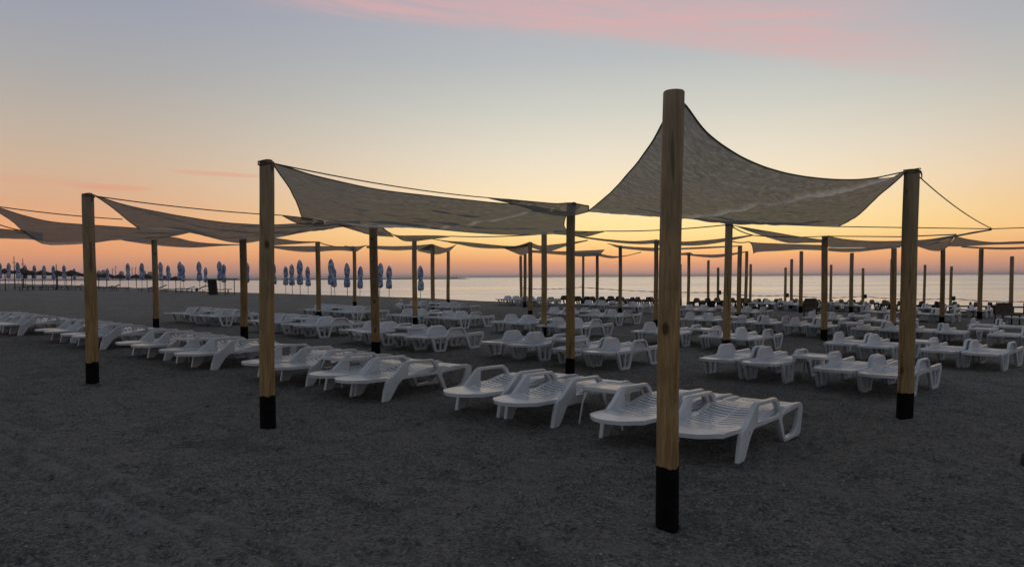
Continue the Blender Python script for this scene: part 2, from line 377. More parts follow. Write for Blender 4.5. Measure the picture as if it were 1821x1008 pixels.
# ------------------------------------------------------------------ where the posts stand
Pdat = [  # lattice, top x, y, base x, y, width, foot, label
 ((0,0),1197,164,1185,937,37.5,.41,'tall pine post nearest the camera, thick with knots and a black painted foot'),
 ((1,0),473,288,477,762,26,.36,'dark pine post carrying the corner of the long middle sail, rope tied on top'),
 ((2,0),157,346,164,681,19.5,.31,'slim pine post left of the umbrellas, sail corner tied at its top'),
 ((0,1),1622,303,1608,744,26,.31,'pine post at the right holding the raised sail corner and a sloping guy rope'),
 ((1,1),1016,362,1013,670,15.5,.30,'pine post under the fold where the two biggest sails overlap'),
 ((2,1),664,401,668,634,14.5,.30,'pine post standing under the middle of the long sail'),
 ((3,1),431.5,424,435,608,12.5,.37,'pine post poking through the sail just left of the dark front post'),
 ((4,1),274,427,278,586,10,.32,'pine post with black foot behind the left end of the front lounger row'),
 ((4,2),565,430,567,567,8.5,.30,'thin post between two clumps of closed blue parasols'),
 ((5,3),630,440,631,547,6.5,.3,'thin post with a white sail tip lashed to its head beside a closed parasol'),
 ((3,2),737,428,738,577,8.5,.3,'thin post topped by a small pale drooping sail flap'),
 ((4,3),769,435,770,555,7,.3,'thin post where a pale sail rises to a peak, beside a single parasol'),
 ((5,4),797,447,797,543,6,.3,'thin post standing alone before open sea near the breakwater tip'),
 (None,926,455,927,540,5,.3,'first of three close-set slim posts before the sea'),
 ((4,4),934,451,933,547,5.5,.3,'middle one of three close-set slim posts before the sea'),
 ((3,3),943,431,943,566,7.5,.3,'tallest of three close-set slim posts, a sail peak on its head'),
 ((2,2),968,414,967,597,10,.3,'post at the far edge of the long middle sail, just beyond the overlap post'),
 (None,1037,455,1037,541,4.5,.3,'very thin post under a pale strip of sail before the sea'),
 ((4,5),1062,450,1062,547,5.5,.3,'thin post at the end of a pale strip of distant sail'),
 ((3,4),1103,437,1103,560,6.5,.3,'thin post midway between the overlap post and the tall front post'),
 ((2,3),1167,428,1166,586,8,.3,'post half hidden close beside the tall front post'),
 (None,1210,470,1210,541,4.5,.3,'bare short post close on the right of the tall front post'),
 ((3,5),1225,450,1224,549,5.5,.3,'thin post with a small sail knot on top, right of the tall front post'),
 (None,1260,463,1259,544,4.5,.3,'bare post without sail, first of a pair by the rope line'),
 ((1,2),1296,398,1292,629,13,.30,'post carrying the middle of the big raised sail at its back edge'),
 ((2,4),1316,437,1313,573,7.5,.3,'thick one of three close posts right of the sail-bearing post'),
 (None,1328,447,1326,549,5.5,.3,'middle one of three close posts right of the sail-bearing post'),
 (None,1335,470,1334,546,4.5,.3,'shortest of three close posts right of the sail-bearing post'),
 (None,1408,461,1407,549,5,.3,'bare post standing close to a boxed barrier post before the sea'),
 ((2,5),1425,447,1424,556,6.5,.3,'post under a drooping sail edge, left of the upright dark chair'),
 ((1,3),1467,421,1465,606,10.5,.30,'post with a pale sail draped over its head above the table group'),
 (None,1478,471,1477,549,4.5,.3,'bare short post close behind the sail-draped post'),
 ((2,6),1515,450,1513,557,6.5,.3,'post with yellowish lit edge between two barrier posts'),
 (None,1586,461,1585,553,5,.3,'short post hidden behind the left edge of a thicker post'),
 ((1,4),1590,442,1587.5,595,9.5,.30,'post just left of the right-hand front post'),
 (None,1645,471,1643,552,4.5,.3,'bare thin post just right of the right-hand front post'),
 ((1,5),1677,443,1675,578,8,.3,'post under a white hanging sail tip near the right edge'),
 ((1,6),1745,443,1742,567,7.5,.3,'post beneath the long thin sail near the right edge'),
 ((1,7),1800,456,1797,556,6.5,.3,'post beside the upright dark chair at the right edge'),
]

# ------------------------------------------------------------------ ground sheet
trkA = [hit(*p) for p in [(-60, 735), (0, 761), (92, 804), (189, 859), (275, 900), (367, 938), (428, 963), (520, 1005)]]
trkB = [hit(*p) for p in [(-60, 775), (18, 807), (107, 865), (171, 911), (230, 940), (275, 963), (309, 1000)]]
def polydist(P, line):
    best = np.full(len(P), 1e9)
    for a, b_ in zip(line[:-1], line[1:]):
        a = np.array((a.x, a.y)); d = np.array((b_.x, b_.y))-a; w = P-a
        t_ = np.clip((w@d)/(d@d), 0, 1); q = w-t_[:, None]*d
        best = np.minimum(best, np.sqrt((q*q).sum(1)))
    return best
def build_ground():
    angs = list(np.radians(np.arange(-43, 43.01, 0.13)))+list(np.radians(np.arange(46, 314.5, 3.0)))
    radii = [0.4, 0.8, 1.3, 1.9, 2.6, 3.2]
    r = 3.6
    while r < 26: radii.append(r); r *= 1.0058
    while r < 260: radii.append(r); r *= 1.022
    while r < 40000: radii.append(r); r *= 1.35
    A = np.array(angs); Rr = np.array(radii)
    X = np.outer(Rr, np.sin(A)); Y = np.outer(Rr, np.cos(A))
    P = np.c_[X.ravel(), Y.ravel()]
    t_ = -0.0149*P[:, 0]+0.0049*P[:, 1]-0.06
    z = np.where(t_ > 0, 0.25*np.tanh(t_/0.25), 0.7*np.tanh(t_/0.7))
    s = sdist(P)
    z -= np.where(s > 0, np.minimum(0.14*s*s/(s+3.0), 4.0), 0)
    rad = np.hypot(P[:, 0], P[:, 1])
    amp = np.clip((30-rad)/10, 0, 1)
    near = np.nonzero((amp > 0) & (np.abs(np.arctan2(P[:, 0], P[:, 1])) < R(46)))[0]
    dz = np.zeros(len(P))
    for i in near:
        x, y = P[i]
        a = noise.noise(Vector((x*1.1, y*1.1, 0)))*0.022
        b_ = noise.noise(Vector((x*3.7+9, y*3.7, 3)))
        c_ = noise.noise(Vector((x*9+5, y*9, 7)))
        dz[i] = a+b_*0.018-max(0, b_-0.10)*0.075+c_*0.020
    z += dz*amp
    far = noise.noise
    m = (rad > 20) & (rad < 200) & (s < 5)
    idx = np.nonzero(m)[0]
    dd = np.zeros(len(P))
    for i in idx:
        x, y = P[i]; dd[i] = noise.noise(Vector((x*0.22, y*0.22, 11)))*0.035+noise.noise(Vector((x*0.9, y*0.9, 5)))*0.015
    z += dd
    for line in (trkA, trkB):
        d = polydist(P, line)
        z += -0.016*np.exp(-(d/0.06)**2)+0.018*np.exp(-((d-0.12)/0.05)**2)
    for w_ in range(9):                                   # lines of footprints across the open sand
        x, y = random.uniform(-6, 7), random.uniform(4.2, 6.5); hd = random.uniform(-1.3, 1.3)
        for st_ in range(16):
            hd += random.uniform(-.12, .12); x += .62*math.sin(hd); y += .62*math.cos(hd)
            if y < 3.8 or y > 17: break
            fx = x+.10*(-1)**st_*math.cos(hd); fy = y-.10*(-1)**st_*math.sin(hd)
            m_ = (np.abs(P[:, 0]-fx) < .4) & (np.abs(P[:, 1]-fy) < .4)
            ax = (P[m_, 0]-fx)*math.sin(hd)+(P[m_, 1]-fy)*math.cos(hd); ay = (P[m_, 0]-fx)*math.cos(hd)-(P[m_, 1]-fy)*math.sin(hd)
            rr_ = np.sqrt((ax/.15)**2+(ay/.065)**2)
            z[m_] += -0.022*np.exp(-rr_**2.5)+0.009*np.exp(-((rr_-1.45)/.35)**2)
    for q in Pdat:
        if q[4] > 600:
            h_ = hit(q[3], q[4]); d = np.hypot(P[:, 0]-h_.x, P[:, 1]-h_.y); m_ = d < 0.6
            an_ = np.arctan2(P[m_, 1]-h_.y, P[m_, 0]-h_.x)
            z[m_] += 0.014*np.exp(-((d[m_]-0.10)/0.07)**2)*(1+0.3*np.sin(an_*2+h_.x))-0.014*np.exp(-((d[m_]-0.28)/0.08)**2)
    nR, nA = len(radii), len(angs)
    V = np.c_[P, z]; V = np.vstack([V, [[0, 0, -0.06]]])
    i0 = np.arange(nR-1)[:, None]*nA; k = np.arange(nA)[None, :]; k2 = (k+1) % nA
    Q = np.stack([i0+k, i0+nA+k, i0+nA+k2, i0+k2], -1).reshape(-1, 4)[:, ::-1]
    me = bpy.data.meshes.new('sand'); 
    tri = np.array([[k_, (k_+1) % nA, nR*nA] for k_ in range(nA)])
    nl = Q.size+tri.size
    me.vertices.add(len(V)); me.vertices.foreach_set('co', V.ravel())
    me.loops.add(nl); me.loops.foreach_set('vertex_index', np.concatenate([Q.ravel(), tri.ravel()]))
    me.polygons.add(len(Q)+len(tri))
    me.polygons.foreach_set('loop_start', np.concatenate([np.arange(len(Q))*4, len(Q)*4+np.arange(len(tri))*3]))
    me.polygons.foreach_set('use_smooth', np.ones(len(Q)+len(tri), bool))
    me.update(calc_edges=True); me.validate()
    tv = np.zeros(len(V)); 
    for line in (trkA, trkB):
        d = polydist(V[:, :2], line); tv = np.maximum(tv, 1.0*np.exp(-((d-0.11)/0.04)**2)-0.7*np.exp(-(d/0.04)**2))
    at_ = me.attributes.new('track', 'FLOAT', 'POINT'); at_.data.foreach_set('value', tv.astype(np.float32))
    tag(obj('beach_sand', me, M_sand), kind='structure')
build_ground()
SEA = -1.55
n = 96
vs = [(0, 0, SEA)]; fs = []
rads = [50, 400, 3000, 30000]
for r in rads: vs += [(r*math.sin(2*PI*k/n), r*math.cos(2*PI*k/n), SEA) for k in range(n)]
fs += [(0, 1+(k+1) % n, 1+k) for k in range(n)]
for q in range(3): fs += [(1+q*n+k, 1+q*n+(k+1) % n, 1+(q+1)*n+(k+1) % n, 1+(q+1)*n+k) for k in range(n)]
tag(obj('sea', fix_normals(mesh('sea', vs, fs)), M_sea), kind='structure')

# pebbles and shell bits lying in the sand near the viewer
mb = MB()
for i in range(2600):
    d = 3.8+14*random.random()**1.6; x = (random.random()*2-1)*0.74*d
    r = random.uniform(0.004, 0.011)*(1+0.5*(random.random() < 0.08)); z = base(x, d)
    a = random.random()*6; fl = random.uniform(0.3, 0.7)
    zz_ = z+noise.noise(Vector((x*1.1, d*1.1, 0)))*0.022+noise.noise(Vector((x*3.7+9, d*3.7, 3)))*0.011
    ring = [(x+r*math.cos(a+k*1.257)*random.uniform(0.7, 1.2), d+r*math.sin(a+k*1.257)*random.uniform(0.6, 1.1), zz_+r*0.15) for k in range(5)]
    mb.add(ring+[(x, d, zz_+r*fl+0.002), (x, d, zz_-r*0.4)], [(k, (k+1) % 5, 5) for k in range(5)]+[((k+1) % 5, k, 6) for k in range(5)])
tag(obj('pebbles', mb.me('pebbles'), M_peb), 'small pale pebbles and shell bits strewn over the grey sand', 'pebbles', kind='stuff')

# ------------------------------------------------------------------ wooden posts
POST = {}       # lattice -> ground point
def make_post(key, u0, v0, u1, v1, wpx, foot=0.33, label='', at_d=None, sq=False):
    p = hit(u1, v1) if at_d is None else gpt(u1, at_d)
    tx, ty, tz = ray(u0, v0); D = p.y
    top_z = EYE+tz/ty*D; top = Vector((tx/ty*D, D, top_z))
    H = top_z-p.z; r = wpx/2*D/F
    root = empty('sail_post', p, random.random()*6)
    tag(root, label, 'post', 'wooden sail posts')
    lean = top-p; lean.z = 0; 
    root.rotation_euler = (0, 0, 0)
    n = 20; ph = random.random()*6
    ecc = [1+0.025*math.sin(2*a*2*PI/n+ph)+random.uniform(-0.012, 0.012) for a in range(n)]
    def body(z0, z1, rr, rings, name, m, cap=True):
        v = []; f = []
        for i in range(rings+1):
            z = z0+(z1-z0)*i/rings; q = max(z, 0)/H
            cx_ = lean.x*q+0.006*math.sin(z*1.7+ph); cy_ = lean.y*q+0.006*math.cos(z*1.3+ph)
            ra = rr*(1.03-0.05*q)
            if i == rings and cap: ra *= 0.985
            for a in range(n):
                e_ = ecc[a]*(1+0.01*math.sin(z*5+a))
                v.append((cx_+ra*e_*math.cos(2*PI*a/n), cy_+ra*e_*math.sin(2*PI*a/n), z))
        for i in range(rings):
            f += [(i*n+a, i*n+(a+1) % n, (i+1)*n+(a+1) % n, (i+1)*n+a) for a in range(n)]
        if name == 'painted_foot':
            for a in range(n):
                vx, vy, vz = v[rings*n+a]; v[rings*n+a] = (vx, vy, vz+random.uniform(-.012, .014))
        if cap:
            k0 = len(v); q = 1.0
            for a in range(n):
                vx, vy, vz = v[rings*n+a]; v.append((lean.x*q+(vx-lean.x*q)*0.9, lean.y*q+(vy-lean.y*q)*0.9, z1+0.008))
            f += [(rings*n+a, rings*n+(a+1) % n, k0+(a+1) % n, k0+a) for a in range(n)]
            f.append(tuple(k0+a for a in range(n)))
        me = mesh(name, v, f); shade_auto(me, 35)
        return obj(name, me, m, root)
    body(foot-0.03, H, r, 16, 'pole', M_wood)
    body(-0.25, foot, r*1.045, 4, 'painted_foot', M_tar, cap=False)
    if 6 < D < 17:
        zl = H-0.045; m_ = MB(); pts = [(lean.x+r*1.03*math.cos(q*PI/8), lean.y+r*1.03*math.sin(q*PI/8), zl+.018*q/16+.006*math.sin(q)) for q in range(48)]
        m_.tube(pts, .006, 6); m_.tube([(lean.x+r*.9, lean.y-r*.4, zl+.03), (lean.x+r*1.05, lean.y-r*.5, zl-.01), (lean.x+r*1.0, lean.y-r*.6, zl-.06)], [.012, .008, .005], 6)
        obj('rope_lashing', m_.me('lashing', True), M_rope, root)
    if key is not None: POST[key] = p
    root['top'] = 0; del root['top']
    return p, top, r
TOPS = {}
for key, u0, v0, u1, v1, w, ft, lab in Pdat:
    p, tp_, r = make_post(key, u0, v0, u1, v1, w, ft, lab)
    TOPS[(u0, v0)] = tp_
    if key is not None: TOPS[key] = tp_
Ud = Vector((-0.755, 0.655, 0)); Vd = Vector((0.68, 0.735, 0)).normalized(); Ud = Vector((-Vd.y, Vd.x, 0))
def lattice(i, j):
    if (i, j) in POST: return POST[(i, j)]
    best = min(POST, key=lambda k: (k[0]-i)**2+(k[1]-j)**2+0.01*abs(k[1]-j))
    q = POST[best]+Ud*4.75*(i-best[0])+Vd*5.35*(j-best[1])
    return Vector((q.x, q.y, base(q.x, q.y)))

# ------------------------------------------------------------------ sun loungers
def bed_mesh(x0, x1, prof, name, slats):
    """curved resin sheet with rim; slats: list of (start, end) of gaps along x"""
    W_ = 0.312
    cuts = {x0, x1}
    xs = x0
    st = 0.035
    while xs < x1: cuts.add(round(xs, 4)); xs += st
    for a, b_ in slats: cuts |= {a, b_}
    xs = sorted(cuts)
    xs = [x for i, x in enumerate(xs) if i == 0 or x-xs[i-1] > 0.004 or any(abs(x-q) < 1e-6 for s in slats for q in s)]
    ys = [-1, -0.96, -0.86, -0.72, -0.5, -0.25, -0.04, 0.04, 0.25, 0.5, 0.72, 0.86, 0.96, 1]
    bm = bmesh.new(); grid = []
    for x in xs:
        row = []
        for y in ys:
            fr = 0.17*abs(y)**2.6*max(0, 1-x/0.55)           # rounded front outline
            bow = -0.07*(1-y*y)*max(0, min(1, (x-0.3)/0.3))*max(0, min(1, (1.95-x)/0.3))
            w = W_*(1-0.06*max(0, 1-x/0.3))
            if x > 1.3: w *= 1-0.07*min(1, (x-1.3)/0.5)
            px = x+fr+bow
            z = prof(px)-0.012*(1-y*y)*(1 if 0.3 < x < 1.9 else 0)-0.02*max(0, abs(y)-0.9)*10*0.3
            row.append(bm.verts.new((px, y*w, z)))
        grid.append(row)
    for i in range(len(xs)-1):
        mid = (xs[i]+xs[i+1])/2
        gap = any(a-1e-6 < mid < b_+1e-6 for a, b_ in slats)
        for j in range(len(ys)-1):
            if gap and 2 <= j <= 10 and j != 6: continue
            bm.faces.new((grid[i][j], grid[i+1][j], grid[i+1][j+1], grid[i][j+1]))
    bmesh.ops.recalc_face_normals(bm, faces=bm.faces)
    up = sum(f.normal.z for f in bm.faces)
    if up < 0: bmesh.ops.reverse_faces(bm, faces=bm.faces)
    bmesh.ops.solidify(bm, geom=bm.faces[:], thickness=0.018)
    # rim skirts
    for sgn in (-1, 1):
        lo = []; dp = 0.036 if x0 == 0 else 0.050
        j = 0 if sgn < 0 else -1
        for i, x in enumerate(xs):
            v = grid[i][j].co
            lo.append((Vector((v.x, v.y+sgn*0.012, v.z+0.004)), Vector((v.x, v.y-sgn*0.006, v.z+0.004)), Vector((v.x, v.y-sgn*0.004, v.z-dp)), Vector((v.x, v.y+sgn*0.010, v.z-dp))))
        vv = [[bm.verts.new(q) for q in r] for r in lo]
        for a, b_ in zip(vv[:-1], vv[1:]):
            for k in range(4): bm.faces.new((a[k], a[(k+1) % 4], b_[(k+1) % 4], b_[k]))
        bm.faces.new(vv[0]); bm.faces.new(vv[-1][::-1])
    if x0 == 0:                                              # front rim
        lo = []
        for y in range(len(ys)):
            v = grid[0][y].co
            lo.append([bm.verts.new(q) for q in ((v.x-0.010, v.y, v.z+0.003), (v.x+0.006, v.y, v.z+0.004), (v.x+0.008, v.y, v.z-0.036), (v.x-0.006, v.y, v.z-0.036))])
        for a, b_ in zip(lo[:-1], lo[1:]):
            for k in range(4): bm.faces.new((a[k], a[(k+1) % 4], b_[(k+1) % 4], b_[k]))
        bm.faces.new(lo[0]); bm.faces.new(lo[-1][::-1])
    else:                                                    # rear rim
        v0, v1 = grid[-1][0].co, grid[-1][-1].co
        a = (v0.x-0.004, min(v0.y, v1.y), v0.z-0.055); b2 = (v0.x+0.012, max(v0.y, v1.y), v0.z+0.005)
        q = [bm.verts.new(c_) for c_ in ((a[0],a[1],a[2]),(b2[0],a[1],a[2]),(b2[0],b2[1],a[2]),(a[0],b2[1],a[2]),(a[0],a[1],b2[2]),(b2[0],a[1],b2[2]),(b2[0],b2[1],b2[2]),(a[0],b2[1],b2[2]))]
        for f_ in ((0,3,2,1),(4,5,6,7),(0,1,5,4),(1,2,6,5),(2,3,7,6),(3,0,4,7)): bm.faces.new([q[k] for k in f_])
    bmesh.ops.recalc_face_normals(bm, faces=bm.faces)
    me = bpy.data.meshes.new(name); bm.to_mesh(me); bm.free()
    return shade_auto(me, 38)
def interp(pts):
    xs_ = [p[0] for p in pts]; zs_ = [p[1] for p in pts]
    def f(x):
        if x <= xs_[0]: return zs_[0]
        for i in range(len(xs_)-1):
            if x <= xs_[i+1]:
                t_ = (x-xs_[i])/(xs_[i+1]-xs_[i]); t_ = t_*t_*(3-2*t_) if True else t_
                return zs_[i]*(1-t_)+zs_[i+1]*t_
        return zs_[-1]
    return f
prof1 = interp([(0, .300), (.30, .306), (.60, .300), (.85, .312), (1.32, .372), (1.45, .370), (1.75, .332), (2.1, .330)])
gaps1 = [(round(.69+i*.074, 3), round(.716+i*.074, 3)) for i in range(14)]
gapsF = [(.53, .55)]
prof2 = interp([(0, .322), (.35, .308), (.62, .288), (.90, .280), (1.25, .308), (1.5, .298), (2.1, .258)])
def root_lounger(name, label):
    return tag(empty(name, (0, 0, 0)), label, 'sun lounger')
def side_open(sgn):
    outer = [(.40, 0), (.50, 0), (.535, .03), (.66, .20), (.74, .262), (1.36, .262), (1.395, .20), (1.50, .02), (1.54, .0), (1.94, .0), (2.0, .03), (2.055, .27), (2.05, .315), (1.98, .345), (1.86, .352), (1.70, .352),
             (1.52, .33), (1.44, .30), (1.37, .43), (1.29, .482), (.84, .495), (.765, .475), (.64, .37), (.55, .305), (.49, .285), (.46, .24), (.43, .14)]
    hole = [(.83, .312), (1.34, .305), (1.37, .33), (1.29, .425), (1.25, .447), (.86, .458), (.835, .44)]
    hole2 = [(1.545, .045), (1.60, .038), (1.80, .048), (1.87, .09), (1.92, .19), (1.925, .285), (1.89, .30), (1.48, .275), (1.455, .245)]
    v, f = plate('side_frame', [outer, hole, hole2], 0.050, 0.008, y=sgn*0.335)
    m_ = MB(); m_.add(v, f)
    m_.tube([(.62, sgn*.372, .25), (.62, sgn*.365, .25)], .012, 8)
    return shade_auto(fix_normals(m_.me('side_frame')), 40)
def side_solid(sgn):
    outer = [(.50, 0), (.76, 0), (.79, .03), (.86, .24), (.90, .262), (1.34, .262), (1.38, .24), (1.49, .03), (1.52, 0), (1.80, 0), (1.83, .03), (1.97, .26), (1.965, .31), (1.93, .335), (1.46, .325), (1.40, .345),
             (1.34, .43), (1.27, .462), (.98, .466), (.90, .435), (.84, .335), (.80, .312), (.40, .312), (.375, .29), (.385, .25), (.47, .03)]
    h1 = [(.525, .045), (.618, .045), (.618, .262), (.455, .262)]
    h2 = [(.650, .045), (.745, .045), (.80, .262), (.650, .262)]
    h3 = [(1.545, .045), (1.645, .045), (1.645, .262), (1.475, .262)]
    h4 = [(1.675, .045), (1.785, .045), (1.90, .262), (1.675, .262)]
    arm = [(.90, .318), (1.365, .318), (1.30, .415), (1.255, .434), (.99, .436), (.945, .415)]
    v, f = plate('side_frame', [outer, h1, h2, h3, h4, arm], 0.055, 0.007, y=sgn*0.345)
    m_ = MB(); m_.add(v, f)
    web = [(.88, .300), (1.39, .300), (1.31, .425), (1.26, .448), (.985, .450), (.93, .425)]
    v, f = plate('web', [web], 0.010, 0.003, y=sgn*0.327)
    m_.add(v, f)
    return shade_auto(fix_normals(m_.me('side_frame')), 40)
def make_lounger(kind):
    r = root_lounger('sun_lounger', 'white lounger')
    if kind == 1:
        seat = bed_mesh(0, .62, prof1, 'seat', gapsF); back = bed_mesh(.622, 1.98, prof1, 'backrest', gaps1)
        fr = [side_open(-1), side_open(1)]
    else:
        seat = bed_mesh(0, .62, prof2, 'seat', gapsF); back = bed_mesh(.622, 1.94, prof2, 'backrest', gaps1)
        fr = [side_solid(-1), side_solid(1)]
    obj('seat', seat, M_plas, r); obj('backrest', back, M_plas, r)
    if kind == 2:
        for m_ in fr+[seat, back]:
            for v in m_.vertices: v.co.z *= 1.07; v.co.y *= .88
    for m_ in fr: obj('side_frame', m_, M_plas, r)
    return r
proto1 = make_lounger(1); proto2 = make_lounger(2)
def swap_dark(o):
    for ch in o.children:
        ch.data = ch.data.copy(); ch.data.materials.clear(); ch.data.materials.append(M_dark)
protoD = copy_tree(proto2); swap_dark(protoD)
def make_table():
    r = tag(empty('side_table', (0, 0, 0)), 'white table', 'table')
    h = .425; a = .27
    bm = bmesh.new()
    out_ = [(sx*a*(1 if abs(k) < 2 else .96), 0) for sx in (1,) for k in (1,)]
    pts = []
    for q, (sx, sy) in enumerate(((1, 1), (-1, 1), (-1, -1), (1, -1))):
        for k in range(4):
            an = q*PI/2+k/3*PI/2; pts.append((sx*(a-.06)+.06*math.cos(an), sy*(a-.06)+.06*math.sin(an)))
    def ring(s_, z): return [bm.verts.new((x*s_, y*s_, z)) for x, y in pts]
    rs = [ring(.93, h-.045), ring(.985, h-.045), ring(1.0, h-.012), ring(.985, h), ring(.90, h-.001), ring(.88, h-.006), ring(.0001, h-.004)]
    n_ = len(pts)
    for u_, w_ in zip(rs[:-1], rs[1:]):
        for k in range(n_): bm.faces.new((u_[k], u_[(k+1) % n_], w_[(k+1) % n_], w_[k]))
    bmesh.ops.remove_doubles(bm, verts=bm.verts, dist=0.0005); bmesh.ops.recalc_face_normals(bm, faces=bm.faces)
    me = bpy.data.meshes.new('table_top'); bm.to_mesh(me); bm.free(); shade_auto(me, 40)
    obj('table_top', me, M_table, r)
    for sx in (-1, 1):
        for sy in (-1, 1):
            m_ = MB()
            secs = [(0, .015, 1.06), (.25, .020, .96), (.37, .045, .86), (h-.02, .085, .80)]
            vv = []
            for z, w_, o_ in secs:
                cx_, cy_ = sx*a*o_, sy*a*o_
                vv += [(cx_, cy_, z), (cx_-sx*w_, cy_, z), (cx_-sx*w_, cy_-sy*.008, z), (cx_-sx*.008, cy_-sy*.008, z), (cx_-sx*.008, cy_-sy*w_, z), (cx_, cy_-sy*w_, z)]
            ff = [(i*6+k, i*6+(k+1) % 6, (i+1)*6+(k+1) % 6, (i+1)*6+k) for i in range(3) for k in range(6)]+[tuple(range(6)), tuple(range(18, 24))]
            m_.add(vv, ff)
            obj('leg', fix_normals(m_.me('leg')), M_table, r)
    return r
protoT = make_table()
used = set()
def spawn(proto, loc, rz, label, cat, group, name=None):
    if id(proto) not in used and proto.name.split('.')[0] in ('sun_lounger', 'side_table') and proto is not protoD: used.add(id(proto)); o = proto
    else: o = copy_tree(proto)
    o.location = loc; o.rotation_euler = (0, 0, rz); tag(o, label, cat, group); return o
AZV = math.atan2(Vd.y, Vd.x)
def in_view(p, m=70):
    if p.y < 1: return False
    x = CX+F*p.x/p.y
    return -m < x < 1821+m
def foot_to_origin(p, rz, fx, fy=-0.33):
    c, s = math.cos(rz), math.sin(rz)
    return Vector((p.x-(c*fx-s*fy), p.y-(s*fx+c*fy), 0))
groups = []     # (row, D-foot point, kind, offsets)
OFF1 = [0, .80, 2.14, 2.96]; OFF2 = [0, .69, 1.80, 2.49]
def uvp(p, du, dv): return Vector((p.x+Ud.x*du+Vd.x*dv, p.y+Ud.y*du+Vd.y*dv, 0))
# front row, each lounger from where its foot stands
groups.append((1, 1, hit(1315, 820), [0, .80, 2.14, 2.96], 1.79, .62))
groups.append((1, 1, hit(686, 712), [0, .62, 1.82, 2.48], 1.53, .45))
groups.append((1, 1, hit(381, 658), [0, .72, 1.95, 2.65], 1.62, .45))
groups.append((1, 1, hit(181, 621), [0, .66, 1.85, 2.5], 1.55, .45))
groups.append((1, 1, hit(35, 596), [0, .66, 1.85, 2.5], 1.55, .45))
for px in ((1627, 704), (1112, 657), (785, 625), (577, 600.5), (400, 580)):
    groups.append((2, 2, hit(*px), OFF2, 1.55, .4))
for px in ((1791, 659), (1354, 627), (1044, 602.5), (825, 584.5), (636, 571)):
    groups.append((3, 2, hit(*px), OFF2, 1.55, .4))
g4 = [(1, 3), (2, 3), (3, 3), (4, 3)]
def lat_group(i, j): 
    q = lattice(i, j); return uvp(q, 0.0, 1.55)
g4px = {(0, 3): (1880, 624), (1, 3): (1616, 609), (2, 3): (1386, 594), (3, 3): (1101, 579), (4, 3): (810, 560)}
for i in (0, 1, 2, 3, 4): groups.append((4, 2, hit(*g4px[(i, 3)]) if (i, 3) in g4px else lat_group(i, 3), OFF2, 1.55, .4))
for j, imin, imax in ((4, -1, 4), (5, -2, 3), (6, -2, 3)):
    for i in range(imin, imax+1): groups.append((j+1, 2, lat_group(i, j), OFF2, 1.55, .4))
rowcount = {}
groups.sort(key=lambda g: (g[0], -(g[2].x/g[2].y)))
special = {(1, 1, 0): 'white lounger ending the front row at right, slatted bed and both arm loops showing',
           (1, 1, 1): 'white lounger of the front row cut in two by the tall front post',
           (1, 1, 2): 'white lounger directly left of the low table in front, arm loops open',
           (1, 1, 3): 'white lounger at the left end of the nearest cluster, long paddle end forward'}
dup = set()
nl = 0; PL = []
for row, kind, D, offs, toff, tv in groups:
    rz = AZV+R(random.uniform(-2.2, 2.2))+(R(1.5) if row == 1 else 0)
    fx = .45 if kind == 1 else .62
    mem = []
    for q, o_ in enumerate(offs):
        jt = .3 if row == 1 else 1; p = uvp(D, o_+random.uniform(-.02, .02)*jt, random.uniform(-.07, .07)*jt)
        r2 = rz+R(random.uniform(-2.2, 2.2))*jt; org = foot_to_origin(p, r2, fx)
        cen = uvp(org, 0, 1.0); sd_ = float(sdist(np.array([[cen.x, cen.y]]))[0])
        if not in_view(cen, 60) or sd_ > -1.8: continue
        if any((cen-c_).length < 0.5 for c_ in PL): continue
        PL.append(cen); org.z = base(cen.x, cen.y)-0.012; mem.append((q, org, r2))
    if not mem: continue
    rowcount[row] = rowcount.get(row, 0)+1; k = rowcount[row]
    for n_, (q, org, r2) in enumerate(mem, 1):
        lab = special.get((row, k, q), f'white lounger, {ORD[n_]} from the right within the {ORD[k]} cluster of the {ORD[row]} row')
        spawn(proto1 if kind == 1 else proto2, org, r2, lab, 'sun lounger', 'white sun loungers in rows')
        nl += 1
    p = uvp(D, toff, tv); p.z = base(p.x, p.y)-0.003; sd_ = float(sdist(np.array([[p.x, p.y]]))[0])
    if in_view(p, 20) and sd_ < -1.5:
        lab = 'low white square table standing between loungers nearest the tall front post' if (row, k) == (1, 1) else f'low white table in the {ORD[k]} cluster from the right of the {ORD[row]} row'
        spawn(protoT, p, rz+R(random.uniform(-4, 4)), lab, 'table', 'low white tables between the loungers')
# dark loungers on the crest, silhouetted before the sea
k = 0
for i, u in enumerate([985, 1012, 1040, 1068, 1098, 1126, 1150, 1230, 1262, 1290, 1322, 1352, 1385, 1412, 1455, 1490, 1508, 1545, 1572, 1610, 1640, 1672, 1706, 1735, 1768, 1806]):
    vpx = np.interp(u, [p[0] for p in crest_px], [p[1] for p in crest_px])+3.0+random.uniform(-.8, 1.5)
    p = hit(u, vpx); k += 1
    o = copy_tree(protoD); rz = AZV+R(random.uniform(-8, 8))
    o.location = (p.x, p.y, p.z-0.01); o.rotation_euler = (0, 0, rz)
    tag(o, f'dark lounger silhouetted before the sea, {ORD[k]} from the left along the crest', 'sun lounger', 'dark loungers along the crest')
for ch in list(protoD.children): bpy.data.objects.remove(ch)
bpy.data.objects.remove(protoD)

